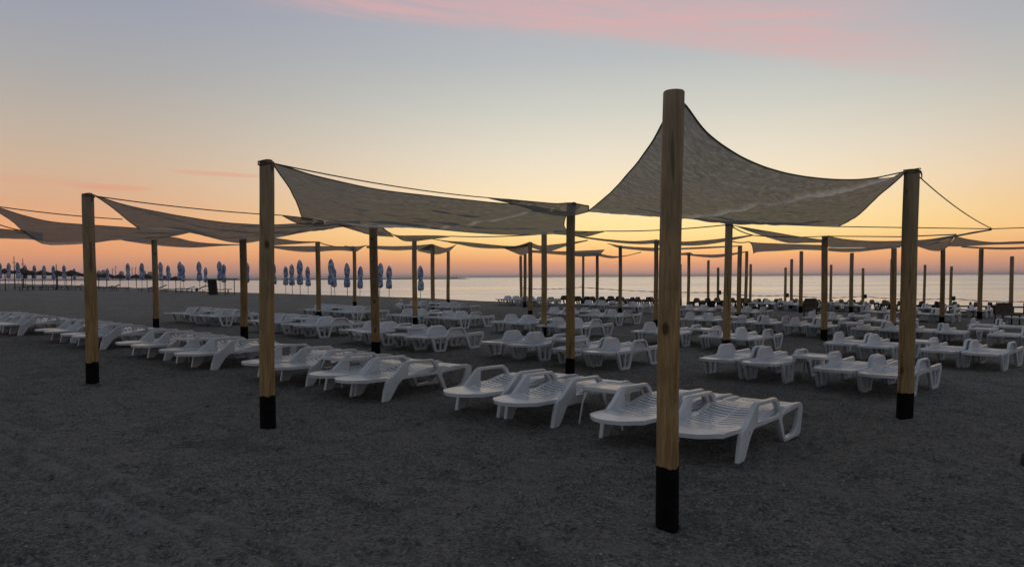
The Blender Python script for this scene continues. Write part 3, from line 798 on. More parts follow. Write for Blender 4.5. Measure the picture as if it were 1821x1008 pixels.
# two upright dark chairs before the sea
def upright_chair(u, v, label, hpx):
    p = hit(u, v); r = tag(empty('beach_chair', p, R(random.uniform(-20, 10))), label, 'chair', 'upright dark chairs by the sea')
    h = hpx*p.y/F
    w = .30
    outl = [(-w, .42), (w, .42), (w*1.02, h-.18), (w*.9, h-.04), (w*.72, h), (-w*.72, h), (-w*.9, h-.04), (-w*1.02, h-.18)]
    v_, f_ = plate('backrest', [smooth_loop([(a, b_, 0) for a, b_ in outl], True, 2)], .05, .015, y=0)
    m_ = MB(); m_.add(v_, f_); obj('backrest', fix_normals(m_.me('backrest')), M_chair, r)
    inn = [(-w*.96, .40), (-w*1.06, h-.16), (-w*.78, h+.03), (w*.78, h+.03), (w*1.06, h-.16), (w*.96, .40)]
    m_ = MB(); m_.tube([(a, 0, b_) for a, b_ in inn], .03, 8); obj('frame', m_.me('frame', True), M_dark, r)
    m_ = MB(); m_.box((-w, -.55, .38), (w, 0.03, .44)); obj('seat', m_.me('seat'), M_chair, r)
    for sx in (-1, 1):
        for sy in (-.5, .0):
            m_ = MB(); m_.tube([(sx*w*.9, sy, 0), (sx*w*.9, sy, .42)], .025, 8); obj('leg', m_.me('leg', True), M_dark, r)
upright_chair(1441, 566, 'upright dark framed chair between two posts at mid right, back panel lit', 33)
upright_chair(1784, 579, 'upright dark chair at the right edge beside a post', 38)
# bright bundles left on a table
p = hit(712, 552); r = tag(empty('plastic_bag', p+Vector((0, 0, 0.0))), 'bright white crumpled bag standing among loungers before the thin posts', 'bag')
bm = bmesh.new(); bmesh.ops.create_icosphere(bm, subdivisions=3, radius=.2)
for v in bm.verts: v.co *= 1+.35*noise.noise(v.co*7); v.co.z = v.co.z*.9+.17
me = bpy.data.meshes.new('bag'); bm.to_mesh(me); bm.free(); obj('bag_body', me, M_plas, r)
m_ = MB(); m_.tube([(0, 0, .3), (.03, .02, .40), (.02, 0, .46)], [.03, .05, .07], 7); obj('bag_neck', m_.me('bag_neck', True), M_plas, r)
# half-buried driftwood stump at the right edge
p = hit(1836, 826); m_ = MB()
m_.tube([(p.x-.10, p.y-.06, p.z-.05), (p.x-.02, p.y, p.z+.05), (p.x+.12, p.y+.03, p.z+.09), (p.x+.3, p.y+.02, p.z+.06), (p.x+.4, p.y, p.z-.05)], [.05, .075, .085, .07, .04], 10)
me = m_.me('stump', True)
for v in me.vertices: v.co += v.normal*0.02*noise.noise(v.co*14)
tag(obj('driftwood', me, M_bark), 'dark lump of driftwood half buried at the right edge', 'driftwood')

# ------------------------------------------------------------------ shade sails
def resample(pts, n):
    P = smooth_loop([tuple(p) for p in pts], False, 8) if len(pts) > 2 else [Vector(p) for p in pts]
    L = [0]
    for a, b_ in zip(P[:-1], P[1:]): L.append(L[-1]+(b_-a).length)
    out_ = []
    for k in range(n):
        s_ = L[-1]*k/(n-1); i = 0
        while i < len(L)-2 and L[i+1] < s_: i += 1
        t_ = (s_-L[i])/max(1e-9, L[i+1]-L[i]); out_.append(P[i].lerp(P[i+1], min(1, max(0, t_))))
    return out_
def coons(top, bot, left, right, nu, nv, sag, wrinkle):
    T = resample(top, nu); Bt = resample(bot, nu); Lf = resample(left, nv); Rt = resample(right, nv)
    V = []; sd_ = random.random()*50
    for j in range(nv):
        v = j/(nv-1)
        for i in range(nu):
            u = i/(nu-1)
            p = T[i]*(1-v)+Bt[i]*v+Lf[j]*(1-u)+Rt[j]*u-(T[0]*(1-u)*(1-v)+T[-1]*u*(1-v)+Bt[0]*(1-u)*v+Bt[-1]*u*v)
            e = 16*u*(1-u)*v*(1-v)
            p.z -= sag*e
            # tension folds radiating from the corners
            edge_ = min(1, 6*min(u, 1-u, v, 1-v)+.15)
            f1_ = noise.noise(Vector((u*2.2+v*2.0, (v-u*.55)*9, sd_)))
            f2_ = noise.noise(Vector((u*4, (v+u*.8)*15, sd_+9)))
            fr_ = 0
            for q_, (uu, vv_) in enumerate(((u, v), (1-u, v), (u, 1-v), (1-u, 1-v))):
                rr_ = math.hypot(uu, vv_*.8); fr_ += noise.noise(Vector((math.atan2(vv_, uu+1e-6)*7, q_*5, sd_)))*rr_*math.exp(-rr_*3.2)*3.6
            p.z += wrinkle*edge_*(f1_+.3*f2_+fr_)
            V.append(p)
    return V
def project(p):
    q = cam.rotation_quaternion.inverted() @ (p-cam.location); k = F/-q.z
    return CX+q.x*k, PY-q.y*k
def add_seam_glow(root, px, w):  # dips the cloth along a seam and marks the band of painted glow
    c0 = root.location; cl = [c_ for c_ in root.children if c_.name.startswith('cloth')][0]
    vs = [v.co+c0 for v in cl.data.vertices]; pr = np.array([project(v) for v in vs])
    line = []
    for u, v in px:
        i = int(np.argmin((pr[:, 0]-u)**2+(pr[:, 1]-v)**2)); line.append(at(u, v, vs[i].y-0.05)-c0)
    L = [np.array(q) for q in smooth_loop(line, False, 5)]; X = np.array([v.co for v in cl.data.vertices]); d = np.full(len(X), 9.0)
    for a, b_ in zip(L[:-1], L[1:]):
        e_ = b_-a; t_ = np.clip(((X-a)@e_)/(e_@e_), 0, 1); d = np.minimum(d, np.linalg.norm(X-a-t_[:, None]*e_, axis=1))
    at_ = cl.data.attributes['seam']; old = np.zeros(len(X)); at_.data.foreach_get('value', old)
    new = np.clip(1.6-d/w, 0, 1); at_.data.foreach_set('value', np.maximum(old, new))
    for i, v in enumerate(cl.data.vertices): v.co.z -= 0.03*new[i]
def sail(label, patches, ropes=(), hem=.008):
    """patches: (top, bottom, left, right, sag, wrinkle) with rows of (px, py, distance)"""
    c0 = at(*patches[0][0][0]); root = tag(empty('shade_sail', c0), label, 'shade sail', 'shade sails strung between the posts')
    verts = []; faces = []; uvs = []; hm = MB(); seam_glow_v = []
    for top, bot, left, right, sag, wr_ in patches:
        T = [at(*q) for q in top]; Bt = [at(*q) for q in bot]
        Lf = [T[0]]+[at(*q) for q in (left or [])]+[Bt[0]]; Rt = [T[-1]]+[at(*q) for q in (right or [])]+[Bt[-1]]
        size = max((T[0]-T[-1]).length, (Bt[0]-Bt[-1]).length); far = T[0].y > 13
        nu, nv = (30, 18) if far else (90, 60)
        V = coons(T, Bt, Lf, Rt, nu, nv, sag, wr_)
        o_ = len(verts); verts += [p-c0 for p in V]
        faces += [(o_+j*nu+i, o_+j*nu+i+1, o_+(j+1)*nu+i+1, o_+(j+1)*nu+i) for j in range(nv-1) for i in range(nu-1)]
        seam_glow_v += [max(0, min(1, (j/(nv-1)-.93)/.03))*.8 if not far else (0.6 if j > nv-3 else 0) for j in range(nv) for i in range(nu)]  # strip along the lower edge carries the same painted glow
        hgt = max((T[0]-Bt[0]).length, (T[-1]-Bt[-1]).length)
        uvs += [(size*i/(nu-1), hgt*j/(nv-1)) for j in range(nv) for i in range(nu)]
        rim = [V[i] for i in range(nu)]+[V[j*nu+nu-1] for j in range(1, nv)]+[V[(nv-1)*nu+i] for i in range(nu-2, -1, -1)]+[V[j*nu] for j in range(nv-2, 0, -1)]
        rim = [p-c0 for p in rim]; hm.tube(rim+[rim[0]], hem, 6, False)
    me = mesh('cloth', verts, faces); ul = me.uv_layers.new(name='UVMap')
    for l in me.loops: ul.data[l.index].uv = uvs[l.vertex_index]
    sa = me.attributes.new('seam', 'FLOAT', 'POINT'); sa.data.foreach_set('value', np.array(seam_glow_v, dtype=np.float32))
    obj('cloth', me, M_sail, root); obj('hem', hm.me('hem', True), M_hem, root)
    for q in ropes:
        pts = [at(*a)-c0 for a in q]
        if len(pts) == 2:
            a, b_ = pts; L_ = (b_-a).length; pts = [a.lerp(b_, t_/10)-Vector((0, 0, .012*L_*4*(t_/10)*(1-t_/10))) for t_ in range(11)]
        m_ = MB(); m_.tube(pts, max(.007, 0.0007*at(*q[0]).y), 6); obj('rope', m_.me('rope', True), M_rope, root)
    return root
sA = sail('largest shade sail, raised high from the tall front post to the right-hand post', [
  ([(1200,176,4.93),(1218,186,4.96),(1262,240,5.3),(1330,285,5.95),(1420,313,6.9),(1500,320,7.6),(1560,316,8.1),(1612,305,8.6)],
   [(1045,376,11.75),(1150,383,11.6),(1250,391,11.6),(1350,398,11.8),(1420,401,11.9),(1490,403,12.0)],
   [(1179,218,5.6),(1153,262,6.5),(1120,305,7.8),(1085,343,9.3)],
   [(1588,327,8.95),(1560,350,9.4),(1524,384,10.8)], .10, .050),
  ([(870,352,10.55),(930,357,11.1),(985,362,11.55),(1016,361,11.85),(1047,367,11.8)],
   [(872,353,10.5),(925,366,10.9),(965,378,11.2),(1010,384,11.6),(1047,376,11.75)], None, None, 0, .02)],
  [[(870,352,10.55),(487,291,7.75)], [(1490,403,12),(1765,407,12.2),(1850,404,12.6)], [(1634,314,8.6),(1765,407,12.2)], [(1047,366,11.8),(1016,361,11.85)]])
add_seam_glow(sA, [(1060,375),(1120,380),(1180,383),(1240,383),(1320,374),(1400,360),(1480,343),(1550,326),(1590,313)], .06)
sB = sail('long shade sail from the dark front post to the overlap post in the middle', [
  ([(484,290,7.8),(520,300,8.0),(560,312,8.3),(620,327,8.8),(680,339,9.3),(760,349,10.0),(860,359,10.8),(940,366,11.4),(1010,378,11.95)],
   [(538,391,14.2),(600,396,14.3),(660,402,14.4),(740,405,14.6),(850,414,15.0),(930,417,15.2),(1013,414,15.4)],
   [(498,311,8.5),(514,334,9.6),(529,364,11.6)],
   [(1004,392,13.2),(1004,404,14.4)], .06, .06),
  ([(502,383,12.9),(520,385,13.1),(545,388,13.5),(575,393,14.0)],
   [(503,384,12.9),(522,394,13.1),(540,399,13.4),(575,399,14.2)], None, None, 0, .01)],
  [[(502,383,12.9),(170,349,10.8)], [(1013,414,15.4),(1045,412,17.5)]])
add_seam_glow(sB, [(560,394),(640,401),(700,403),(770,402),(850,394),(930,380),(985,370)], .055)
sail('grey sail from the slim left post sweeping behind the dark front post', [
  ([(168,348,10.8),(217,363,11.3),(272,375,11.9),(330,386,12.5),(388,394,13.2),(430,398,13.8),(489,400,14.3),(563,397,14.6),(640,393,14.5)],
   [(250,409,16.4),(300,409,17.0),(345,415,17.4),(424,432,18.5),(487,423,18.2),(564,409,16.5),(640,399,15.0)],
   [(196,366,11.9),(226,391,14.2)], None, .05, .06),
  ([(600,400,15),(640,402,14.8),(680,404,15)],[(640,412,16),(662,418,16),(700,421,16.5)], None, None, 0, .03)],
  [[(218,390,16),(0,368,14.4)]])
sail('grey sail entering from the left edge behind the slim left post', [
  ([(-30,360,14.2),(0,370,14.6),(46,384,15.2),(90,394,15.8),(147,399,16.4),(220,404,17),(290,409,17.4),(335,412,17.6)],
   [(40,411,19.6),(75,433,20.2),(115,435,20.4),(170,431,20.2),(200,427,19.8),(245,425,19.4),(300,421,18.6),(335,414,17.8)],
   [(-4,377,15.2),(22,394,17.2)], None, .04, .06)], [[(46,411,19.5),(0,400,18)]])
sail('low dark sail cut off by the left edge under the bigger one', [
  ([(-40,404,17.5),(0,407,18),(46,411,18.6),(75,415,19)], [(-40,423,22.5),(0,424,22.5),(45,425,22),(75,428,21.5)], None, None, 0, .04)])
sail('thin sail drooping behind the left posts toward the dark front post', [
  ([(215,426,20),(262,422,20.5),(308,422,21.5),(345,430,23),(390,434,24),(430,435,24.5)],
   [(222,428,21),(262,434,23.5),(300,438,25),(345,440,26),(390,437,26),(430,435.5,25)], None, None, 0, .03)])
sail('thin sail running from the dark front post to the first thin post', [
  ([(470,421,19),(500,425,21),(530,429,23),(565,430,25.8)], [(470,437,25),(489,436,25.5),(520,434,26),(565,431,26)], None, None, 0, .03),
  ([(470,437,26),(520,438,28),(580,438,30),(629,439,34)], [(470,438,27),(520,446,30),(555,448,32),(600,445,33.5),(629,447,34.4)], None, None, 0, .03)],
  [[(567,431,26),(628,438,34)]])
sail('white sail tip tied round the thin post beside the closed parasols', [
  ([(612,437,34),(625,438.5,34.3),(640,438,34.3),(652,436,34)], [(618,439,34.2),(627,447,34.4),(634,447,34.4),(645,440,34.2)], None, None, 0, .02),
  ([(652,437,33),(700,438,33),(735,437,32),(770,434,31.3)], [(652,441,35),(700,445,34),(735,444,33),(770,445,32)], None, None, 0, .03),
  ([(768,434,31.2),(790,441,31),(805,438,30),(812,434,29.5)], [(742,446,33),(765,451,34),(780,452,35),(800,446,34)], None, None, 0, .02)])
sail('small pale flap of sail draped over the thin post right of the long sail post', [
  ([(676,404,15.5),(703,418,20.5),(737,419,23.3),(770,419,23),(800,420,22)], [(704,420,21),(718,428,22),(738,429,23.4),(760,426,23),(800,421,22.2)], None, None, 0, .02)],
  [[(800,420,22),(968,416,19.8)]])
sail('dark sail hanging from the small flap to the sail peak at the three close posts', [
  ([(768,425,22.5),(800,429,24),(831,431,25),(880,436,26.5),(915,438,27.3),(943,430,27.5)],
   [(810,433,28),(840,439,30),(865,441.5,31),(893,442,32),(915,441,31),(943,437,28.5)], None, None, 0, .03),
  ([(893,440,28),(915,439,28),(943,432,27.6)], [(927,454,36),(932,453,36),(943,448,33)], None, None, 0, .02)])
sail('narrow sail right of the three close posts tapering up behind the overlap post', [
  ([(944,431,27.5),(960,437,27),(985,435,25.5),(1010,432,24),(1045,427,22)], [(946,440,28.5),(965,446,30),(980,446,29.5),(1008,437,26),(1045,428,22.3)], None, None, 0, .02),
  ([(945,445,34),(1000,447,35),(1035,446,35),(1075,444,33)], [(945,449,36),(985,452,36.5),(1030,455,37),(1065,455,37.2)], None, None, 0, .02)])
sail('blue-grey sail corner showing just right of the overlap post', [
  ([(985,411,17.5),(1023,411,18),(1050,411.5,18.3),(1078,411,18.3)], [(985,416,19.5),(1023,419,19.4),(1042,420.5,19.2),(1060,416,18.8)], None, None, 0, .02)],
  [[(1078,411,18.3),(1292,400,15.7)]])
sail('slender sail rising to a knot beside the tall front post', [
  ([(1020,419,19),(1043,422,19.5),(1080,426,20.6),(1120,429,21.6),(1145,428.5,22),(1169,426,22.3)],
   [(1043,424,20),(1080,429,22),(1110,432.5,23.5),(1140,434,23.5),(1160,433,22.8),(1171,434,22.5)], None, None, 0, .02),
  ([(1171,427,22.4),(1212,430,21),(1250,428,19.8),(1290,424,18.6),(1338,418,17.5)], [(1171,436,23.5),(1212,436.5,24),(1240,436,23),(1280,431,21),(1338,419,17.7)], None, None, 0, .02)],
  [[(1338,418,17.5),(1300,402,15.7)], [(1338,418.5,17.5),(1467,420,19)]])
sail('thin low sail passing behind the tall front post above the sea', [
  ([(1080,433,29),(1110,438,29.5),(1140,440,29),(1168,441,28.5)], [(1088,436,30),(1103,441,31),(1140,445,32),(1168,447,32)], None, None, 0, .02),
  ([(1170,442,28.5),(1215,441,27.5),(1260,439,26.8),(1316,437,26.2)], [(1170,444,30),(1215,443.5,29),(1260,441.5,28),(1316,438,26.4)], None, None, 0, .01)])
sail('pale furled strip of sail between two thin distant posts', [
  ([(1020,450,36.5),(1035,450,37),(1062,449,37)], [(1020,455,37.5),(1035,456,38),(1063,455,38)], None, None, 0, .015),
  ([(1063,450,37),(1085,455,36),(1110,455,35),(1140,448,33)], [(1063,455,38),(1085,459,38),(1105,457,37),(1140,449,33.5)], None, None, 0, .02),
  ([(1205,451,36),(1226,449,36.3),(1232,452,36.3)], [(1205,453.5,37),(1226,454,36.6),(1232,455,36.6)], None, None, 0, .01),
  ([(1232,452,36),(1265,453,35),(1295,451,34),(1328,447,33)], [(1232,455,37),(1265,458,37.5),(1290,456,36),(1328,448,33.3)], None, None, 0, .02)])
sail('sail sloping down right from the back-edge post to the draped post', [
  ([(1303,401,15.7),(1345,408,16.4),(1380,414,17.1),(1420,421,17.9),(1465,427,18.7)],
   [(1312,403,16.3),(1350,417,19),(1400,431.5,22.5),(1430,431.5,22.5),(1465,431,20.5)], None, None, 0, .03)])
sail('pale blue-grey sail draped over the mid-right post and passing the right-hand post', [
  ([(1465,424,18.8),(1470,418.5,18.9),(1490,424,18.5),(1530,428,18),(1580,429,17.3),(1640,427,16),(1690,420,14.6),(1762,408,12.3)],
   [(1463,434,20),(1480,440,21.5),(1530,440,21.5),(1560,441,21.5),(1610,438,20.5),(1650,435,19),(1700,421,15.5),(1763,409,12.4)], None, None, 0, .03)],
  [[(1467,420,18.9),(1600,421,17),(1700,417,14.5)]])
sail('wide low sail with ragged pointed left tip between the close posts and draped post', [
  ([(1331,430,24.5),(1350,432,24.5),(1400,434,24.2),(1461,436,23.8)],
   [(1340,451,29),(1348,448,30),(1385,446,30),(1420,444,29.5),(1461,445,29)], [(1337,436,25.5)], None, 0, .02),
  ([(1473,441,25),(1500,442,25),(1550,441,24.5),(1600,438,24)], [(1473,446,30),(1500,448,31),(1527,447.5,31),(1560,444,30),(1600,440,28)], None, None, 0, .02)],
  [[(1331,430,24.5),(1300,429,22)]])
sail('white drooping sail tip hanging right of the right-hand post', [
  ([(1630,433,22),(1660,433,22),(1690,425,20.5),(1697,421,20)], [(1632,438,25),(1655,445,26),(1672,446,26),(1685,439,24)], None, None, 0, .02)])
sail('long thin grey sail reaching the right edge', [
  ([(1700,421,19.5),(1730,427,20.5),(1765,431,21.5),(1800,430,21.5),(1850,428,21)], [(1686,438,25),(1710,438,26),(1765,435,25.5),(1800,434,25),(1850,432,24.5)], None, None, 0, .02),
  ([(1710,438,27),(1760,440,28),(1800,440,28),(1850,438,28)], [(1710,440,28.5),(1760,443,30),(1800,443.5,30),(1850,441,30)], None, None, 0, .02)])

# ------------------------------------------------------------------ barrier posts and tape line at the water's edge
bar = [(1277,476,1277,548), (1397,476,1396,549.5), (1535,477,1534,552), (1692,474,1690,555)]
bp = []
BY = [520, 525, 527, 530.5]
for k, ((u0, v0, u1, v1), yb) in enumerate(zip(bar, BY), 1):
    p, tp_, r = make_post(None, u0, v0, u1, v1, 4.6, .3, f'barrier post with a small box on it, {ORD[k]} from the left before the sea')
    q = at(u0, yb, p.y)
    root = [o for o in bpy.data.objects if o.name.startswith('sail_post') and (o.location-p).length < 1e-4][0]
    root['group'] = 'barrier posts before the sea'
    m_ = MB(); s_ = .075; l = q-p
    m_.box((l.x-s_+.06, l.y-.1, l.z-.10), (l.x+s_+.06, l.y+.1, l.z+.10)); me = m_.me('box'); obj('junction_box', me, M_dark, root)
    bp.append(q)
def tape(pts, label):
    root = tag(empty('barrier_tape', pts[0]), label, 'barrier tape', 'barrier tape line before the sea')
    a = MB(); b2 = MB(); N = max(8, int((pts[-1]-pts[0]).length/0.55))
    line = []
    for k in range(N*2+1):
        t_ = k/(N*2); p = pts[0].lerp(pts[-1], t_); p = p-Vector((0, 0, .09*4*t_*(1-t_)))-pts[0]; line.append(p)
    for k in range(N*2):
        pass
    a.tube(line, [.012 if k % 2 else .026 for k in range(len(line))], 6)
    obj('tape', a.me('tape', True), M_red, root)
tape([bp[0], bp[1]], 'sagging barrier tape between the first and second boxed posts')
tape([bp[1], bp[2]], 'sagging barrier tape between the second and third boxed posts')
tape([bp[2], bp[3]], 'red and white barrier tape between the third and fourth boxed posts')
tape([bp[3], at(1860, 535, bp[3].y-1.5)], 'red and white barrier tape running off the right edge')
tape([at(1033, 510.5, 40), bp[0]], 'long barrier tape coming out behind the tall front post')
tape([at(930, 512, 44), at(1033, 510.5, 40)], 'end of the barrier tape left of the overlap post')

# ------------------------------------------------------------------ closed blue parasols
def parasol(u, vt, D, label, vbot=None):
    g_ = gpt(u, D); top = at(u, vt, D); H = top.z-g_.z
    root = tag(empty('closed_parasol', g_, random.random()*6), label, 'parasol', 'closed parasols along the crest')
    root.rotation_euler = (R(random.uniform(-1.5, 1.5)), R(random.uniform(-2.2, 2.2)), random.random()*6)
    m_ = MB(); m_.tube([(0, 0, -.3), (0, 0, H-.05)], .024, 8); obj('pole', m_.me('pole', True), M_metal, root)
    z0 = H-1.72+random.uniform(-.06, .06); n_ = 32; v = []; f = []
    tilt = random.uniform(-.06, .06); ph = random.random()*6; rings = 22
    for i in range(rings+1):
        t_ = i/rings; z = z0+(H-z0)*t_
        r_ = np.interp(t_, [0, .03, .15, .32, .42, .52, .68, .82, .92, .975, 1], [.15, .20, .205, .175, .125, .165, .19, .165, .11, .05, .012])
        for a in range(n_):
            an = 2*PI*a/n_; lob = 1+.17*math.cos(8*an+ph+t_*1.5)+.09*math.cos(3*an+ph+t_*3)
            rr_ = r_*lob*(1+.12*noise.noise(Vector((math.cos(an)*2, math.sin(an)*2, z*4+ph*5))))
            v.append((rr_*math.cos(an)+tilt*math.sin(t_*3)*.6, rr_*math.sin(an), z+(.05*math.cos(8*an) if i == 0 else 0)))
    for i in range(rings): f += [(i*n_+a, i*n_+(a+1) % n_, (i+1)*n_+(a+1) % n_, (i+1)*n_+a) for a in range(n_)]
    f += [tuple(range(n_))[::-1], tuple(rings*n_+a for a in range(n_))]
    cn = obj('canopy', mesh('canopy', v, f), M_blue, root)
    m_ = MB(); zt = z0+(H-z0)*.42; ring = [(.135*math.cos(q*PI/6), .135*math.sin(q*PI/6), zt) for q in range(13)]
    m_.tube(ring, .018, 5, False); obj('strap', m_.me('strap', True), M_blue, cn)
pl = [(1,466,82),(16,467,84),(34,466,80),(46,471,95),(62,471,95),(80,471.5,96),(96,472,98),(115,471,95),(134,477,110),(170,477,108),(191,477,106),
      (229,467.5,76),(253,467,74),(287,465.5,70),(300,471.5,82),(321,465,68),(327.5,470,76),(356,464.5,66),(366,475,88),(392,464,64),(398.5,469.5,72),(438,466,64),
      (487.5,467,60),(508.4,473,68),(520,469.5,62),(534,461.5,53),(548,473.5,66),(589,460,51),(595.5,474,62),(618,467,54),(640,473,59),(675,467,52),(692,472,56),(748,472,53)]
for k, (u, v, D) in enumerate(pl, 1):
    parasol(u, v, D, f'closed blue parasol on a thin pole, {ORD[k] if k <= 30 else ["thirty-first","thirty-second","thirty-third","thirty-fourth"][k-31]} from the left')
# thatched parasols
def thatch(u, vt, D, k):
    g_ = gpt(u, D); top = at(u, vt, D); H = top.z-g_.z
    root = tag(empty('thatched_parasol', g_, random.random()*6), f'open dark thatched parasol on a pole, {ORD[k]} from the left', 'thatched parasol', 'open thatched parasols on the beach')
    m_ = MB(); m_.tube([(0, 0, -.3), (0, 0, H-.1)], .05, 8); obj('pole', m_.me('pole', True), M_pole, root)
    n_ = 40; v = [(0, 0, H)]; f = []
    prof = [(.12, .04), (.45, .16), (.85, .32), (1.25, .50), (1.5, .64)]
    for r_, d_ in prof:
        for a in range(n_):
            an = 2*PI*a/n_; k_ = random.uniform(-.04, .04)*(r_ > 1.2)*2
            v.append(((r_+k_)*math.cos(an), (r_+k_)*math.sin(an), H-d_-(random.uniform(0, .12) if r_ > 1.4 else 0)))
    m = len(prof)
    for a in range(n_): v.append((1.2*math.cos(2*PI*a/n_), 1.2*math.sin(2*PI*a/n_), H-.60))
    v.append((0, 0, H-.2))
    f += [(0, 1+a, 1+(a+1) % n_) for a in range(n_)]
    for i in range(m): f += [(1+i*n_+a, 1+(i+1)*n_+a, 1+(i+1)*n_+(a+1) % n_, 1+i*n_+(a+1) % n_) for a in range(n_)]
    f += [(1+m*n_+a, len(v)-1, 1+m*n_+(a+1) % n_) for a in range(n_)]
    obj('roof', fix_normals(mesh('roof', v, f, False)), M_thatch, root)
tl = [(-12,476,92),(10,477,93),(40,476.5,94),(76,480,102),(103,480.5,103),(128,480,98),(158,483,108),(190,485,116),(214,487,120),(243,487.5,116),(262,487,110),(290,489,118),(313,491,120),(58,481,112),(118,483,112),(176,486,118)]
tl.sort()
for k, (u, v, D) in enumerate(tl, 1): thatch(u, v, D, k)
# low dark loungers by the thatched parasols
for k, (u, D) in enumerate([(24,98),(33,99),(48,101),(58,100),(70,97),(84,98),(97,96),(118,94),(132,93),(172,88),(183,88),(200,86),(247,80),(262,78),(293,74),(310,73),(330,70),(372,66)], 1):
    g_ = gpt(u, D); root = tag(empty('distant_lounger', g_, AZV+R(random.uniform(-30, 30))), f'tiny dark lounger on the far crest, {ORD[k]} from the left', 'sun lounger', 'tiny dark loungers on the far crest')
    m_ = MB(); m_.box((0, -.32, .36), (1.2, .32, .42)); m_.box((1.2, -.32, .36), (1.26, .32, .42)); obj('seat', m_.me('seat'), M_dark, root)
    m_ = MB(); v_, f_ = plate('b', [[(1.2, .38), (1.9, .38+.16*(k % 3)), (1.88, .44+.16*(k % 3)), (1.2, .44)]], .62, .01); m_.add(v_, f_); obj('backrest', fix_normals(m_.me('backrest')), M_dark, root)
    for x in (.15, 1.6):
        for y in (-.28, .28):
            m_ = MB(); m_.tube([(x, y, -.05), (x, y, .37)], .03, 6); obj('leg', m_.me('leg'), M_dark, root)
# beach hut with open awning
D = 62; g_ = gpt(383, D); px = D/F
zr = at(383, 495.5, D).z-g_.z
root = tag(empty('beach_hut', g_), 'dark wooden hut with flat roof reaching over two thin posts', 'hut')
x0 = (375.5-383)*px; x1 = (388.5-383)*px
m_ = MB(); m_.add([(x0+.1, -.6, -.6), (x1+.1, -.6, -.6), (x1+.1, -.2, -.6), (x0+.1, -.2, -.6), (x0-.05, -.6, zr-.08), (x1-.05, -.6, zr-.08), (x1-.05, -.2, zr-.08), (x0-.05, -.2, zr-.08)], [(0,3,2,1),(4,5,6,7),(0,1,5,4),(1,2,6,5),(2,3,7,6),(3,0,4,7)])
for i in range(5): m_.box((x0-.06, -.63, i*.26-.1), (x1+.1, -.602, i*.26+.10-.1))
obj('wall', m_.me('wall'), M_hut, root)
m_ = MB(); m_.box(((373-383)*px, -.8, zr-.06), ((424-383)*px, -.1, zr)); obj('roof', m_.me('roof'), M_hut, root)
for u in (406.5, 422.5):
    m_ = MB(); m_.tube([((u-383)*px, -.7, -.5), ((u-383)*px, -.7, zr-.07)], .035, 8); obj('post', m_.me('post', True), M_pole, root)
p = hit(350, 518.2); m_ = MB()
bm = bmesh.new(); bmesh.ops.create_uvsphere(bm, u_segments=16, v_segments=10, radius=.16)
for v in bm.verts: v.co.z = v.co.z*1.3+.2; v.co *= 1+.1*noise.noise(v.co*8)
me = bpy.data.meshes.new('bin'); bm.to_mesh(me); bm.free()
o = obj('rubbish_sack', me, M_dark, None, p); tag(o, 'small dark round sack on the sand crest left of the hut', 'sack')
# lamp post and tall masts by the thatched parasols
def mast(u, vt, D, label, lamp=False):
    g_ = gpt(u, D); top = at(u, vt, D); H = top.z-g_.z
    root = tag(empty('mast', g_), label, 'mast')
    m_ = MB(); m_.tube([(0, 0, -.5), (0, 0, H*.6), (0, 0, H)], [.09, .07, .05], 8); obj('pole', m_.me('pole', True), M_pole, root)
    m_ = MB()
    if lamp: m_.box((-.05, -.08, H-1.15), (.75, .08, H-1.0)); obj('lamp_arm', m_.me('arm'), M_pole, root)
    else: m_.box((-.35, -.05, H*.80), (.35, .05, H*.80+.08)); obj('crossbar', m_.me('bar'), M_pole, root)
mast(27, 456, 125, 'tallest thin mast above the thatched parasols at far left')
mast(42.5, 460, 125, 'thin mast just right of the tallest one')
mast(101.5, 470, 100, 'thin lamp mast with a short arm among the thatched parasols', True)

# ------------------------------------------------------------------ harbour on the horizon
def bw(u, v, D): 
    p = at(u, v, D); return p
m_ = MB(); us = list(range(285, 836, 10)); tv = []
Dh = 1500
for u in us:
    p = bw(u, 490, Dh)
    hz = 2.6+0.5*noise.noise(Vector((u*.11, 0, 0)))+(1.2 if u > 826 else 0)
    w_ = 5.0; t_ = min(1, (836-u)/18)
    tv += [(p.x, p.y-w_, SEA-.5), (p.x, p.y-2, SEA+hz*t_), (p.x, p.y+2, SEA+hz*t_), (p.x, p.y+w_, SEA-.5)]
ff = []
for i in range(len(us)-1): ff += [(i*4+k, (i+1)*4+k, (i+1)*4+k+1, i*4+k+1) for k in range(3)]
m_.add(tv, ff+[(0, 1, 2, 3), tuple((len(us)-1)*4+k for k in (3, 2, 1, 0))])
tag(obj('breakwater', fix_normals(m_.me('breakwater')), M_conc), 'long low breakwater lying on the horizon to the left of centre', 'breakwater')
def beacon():
    p = bw(812, 492, Dh); root = tag(empty('beacon', (p.x, p.y, SEA+2)), 'tiny beacon near the tip of the breakwater', 'beacon')
    m_ = MB(); m_.tube([(0, 0, 0), (0, 0, 3.2)], [.9, .5], 10); obj('tower', m_.me('tower', True), M_conc, root)
    m_ = MB(); m_.tube([(0, 0, 3.2), (0, 0, 4.2)], [.7, .2], 10); obj('lantern', m_.me('lantern', True), M_conc, root)
beacon()
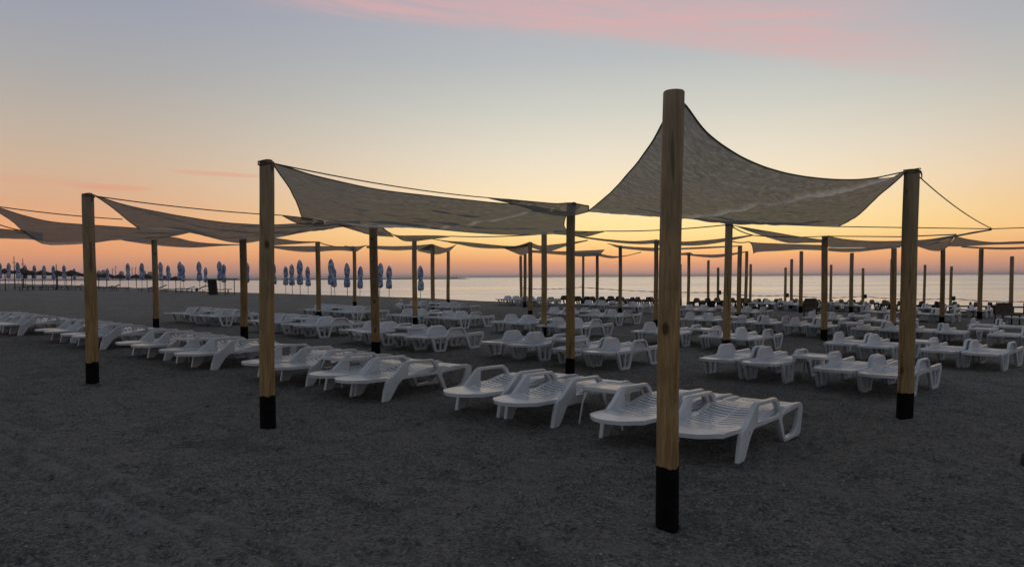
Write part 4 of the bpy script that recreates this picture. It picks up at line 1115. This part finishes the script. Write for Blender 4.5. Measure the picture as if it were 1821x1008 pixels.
# far shore strip under the harbour
tv = []; us = list(range(-120, 331, 8))
for u in us:
    p = bw(u, 490, 2300); hz = 3.2+3.0*max(0, noise.noise(Vector((u*.05, 3, 0)))+.4)*min(1, (331-u)/40)
    tv += [(p.x, p.y-30, SEA-.5), (p.x, p.y, SEA+hz), (p.x, p.y+60, SEA+hz), (p.x, p.y+90, SEA-.5)]
ff = []
for i in range(len(us)-1): ff += [(i*4+k, (i+1)*4+k, (i+1)*4+k+1, i*4+k+1) for k in range(3)]
m_ = MB(); m_.add(tv, ff); tag(obj('far_land', fix_normals(m_.me('far_land')), M_conc), kind='structure')
for k, (u, vt, w) in enumerate([(176,481,3.5),(184,480,5),(216,482,5),(256,481,4),(267,483,6),(300,484,5)], 1):
    p = bw(u, 487, 2250); H = bw(u, vt, 2250).z-SEA; hw = w/2*2250/F
    root = tag(empty('harbour_silo', (p.x, p.y, SEA)), f'hazy harbour building on the far shore, {ORD[k]} from the left', 'building', 'harbour buildings on the far shore')
    m_ = MB(); m_.box((-hw, -6, 0), (hw, 6, H*.8)); obj('wall', m_.me('wall'), M_steel, root)
    m_ = MB(); m_.add([(-hw, -6, H*.8+.1), (hw, -6, H*.8+.1), (hw, 6, H*.8+.1), (-hw, 6, H*.8+.1), (-hw, 0, H), (hw, 0, H)], [(0,1,5,4),(2,3,4,5),(0,4,3),(1,2,5),(0,3,2,1)]); obj('roof', m_.me('roof'), M_steel, root)
for k, (u, vt) in enumerate([(200,477),(205.5,472),(235,475),(241,474.5),(248,478)], 1):
    p = bw(u, 487, 2200); H = bw(u, vt, 2200).z-SEA
    root = tag(empty('harbour_crane', (p.x, p.y, SEA)), f'thin hazy harbour crane on the far shore, {ORD[k]} from the left', 'crane', 'harbour cranes on the far shore')
    m_ = MB(); m_.tube([(0, 0, 0), (0, 0, H)], [1.1, .6], 6); obj('tower', m_.me('tower'), M_steel, root)
    m_ = MB(); m_.tube([(-2, 0, H*.82), (5, 0, H*.95)], .45, 6); obj('jib', m_.me('jib'), M_steel, root)
print('loungers', nl, 'objects', len(bpy.data.objects))
# thin dawn air over the water
m = bpy.data.materials.new('haze'); m.use_nodes = True; nh = m.node_tree; nh.nodes.clear()
pv = nh.nodes.new('ShaderNodeVolumePrincipled'); pv.inputs['Color'].default_value = (0.95, 0.93, 0.95, 1); pv.inputs['Density'].default_value = HAZE; pv.inputs['Anisotropy'].default_value = 0.3
oh = nh.nodes.new('ShaderNodeOutputMaterial'); nh.links.new(pv.outputs[0], oh.inputs['Volume'])
if HAZE > 0:
    mb = MB(); mb.box((-41000, -41000, -6.5), (41000, 41000, 40)); tag(obj('haze', mb.me('haze'), m), kind='stuff')
    S.cycles.volume_bounces = 0
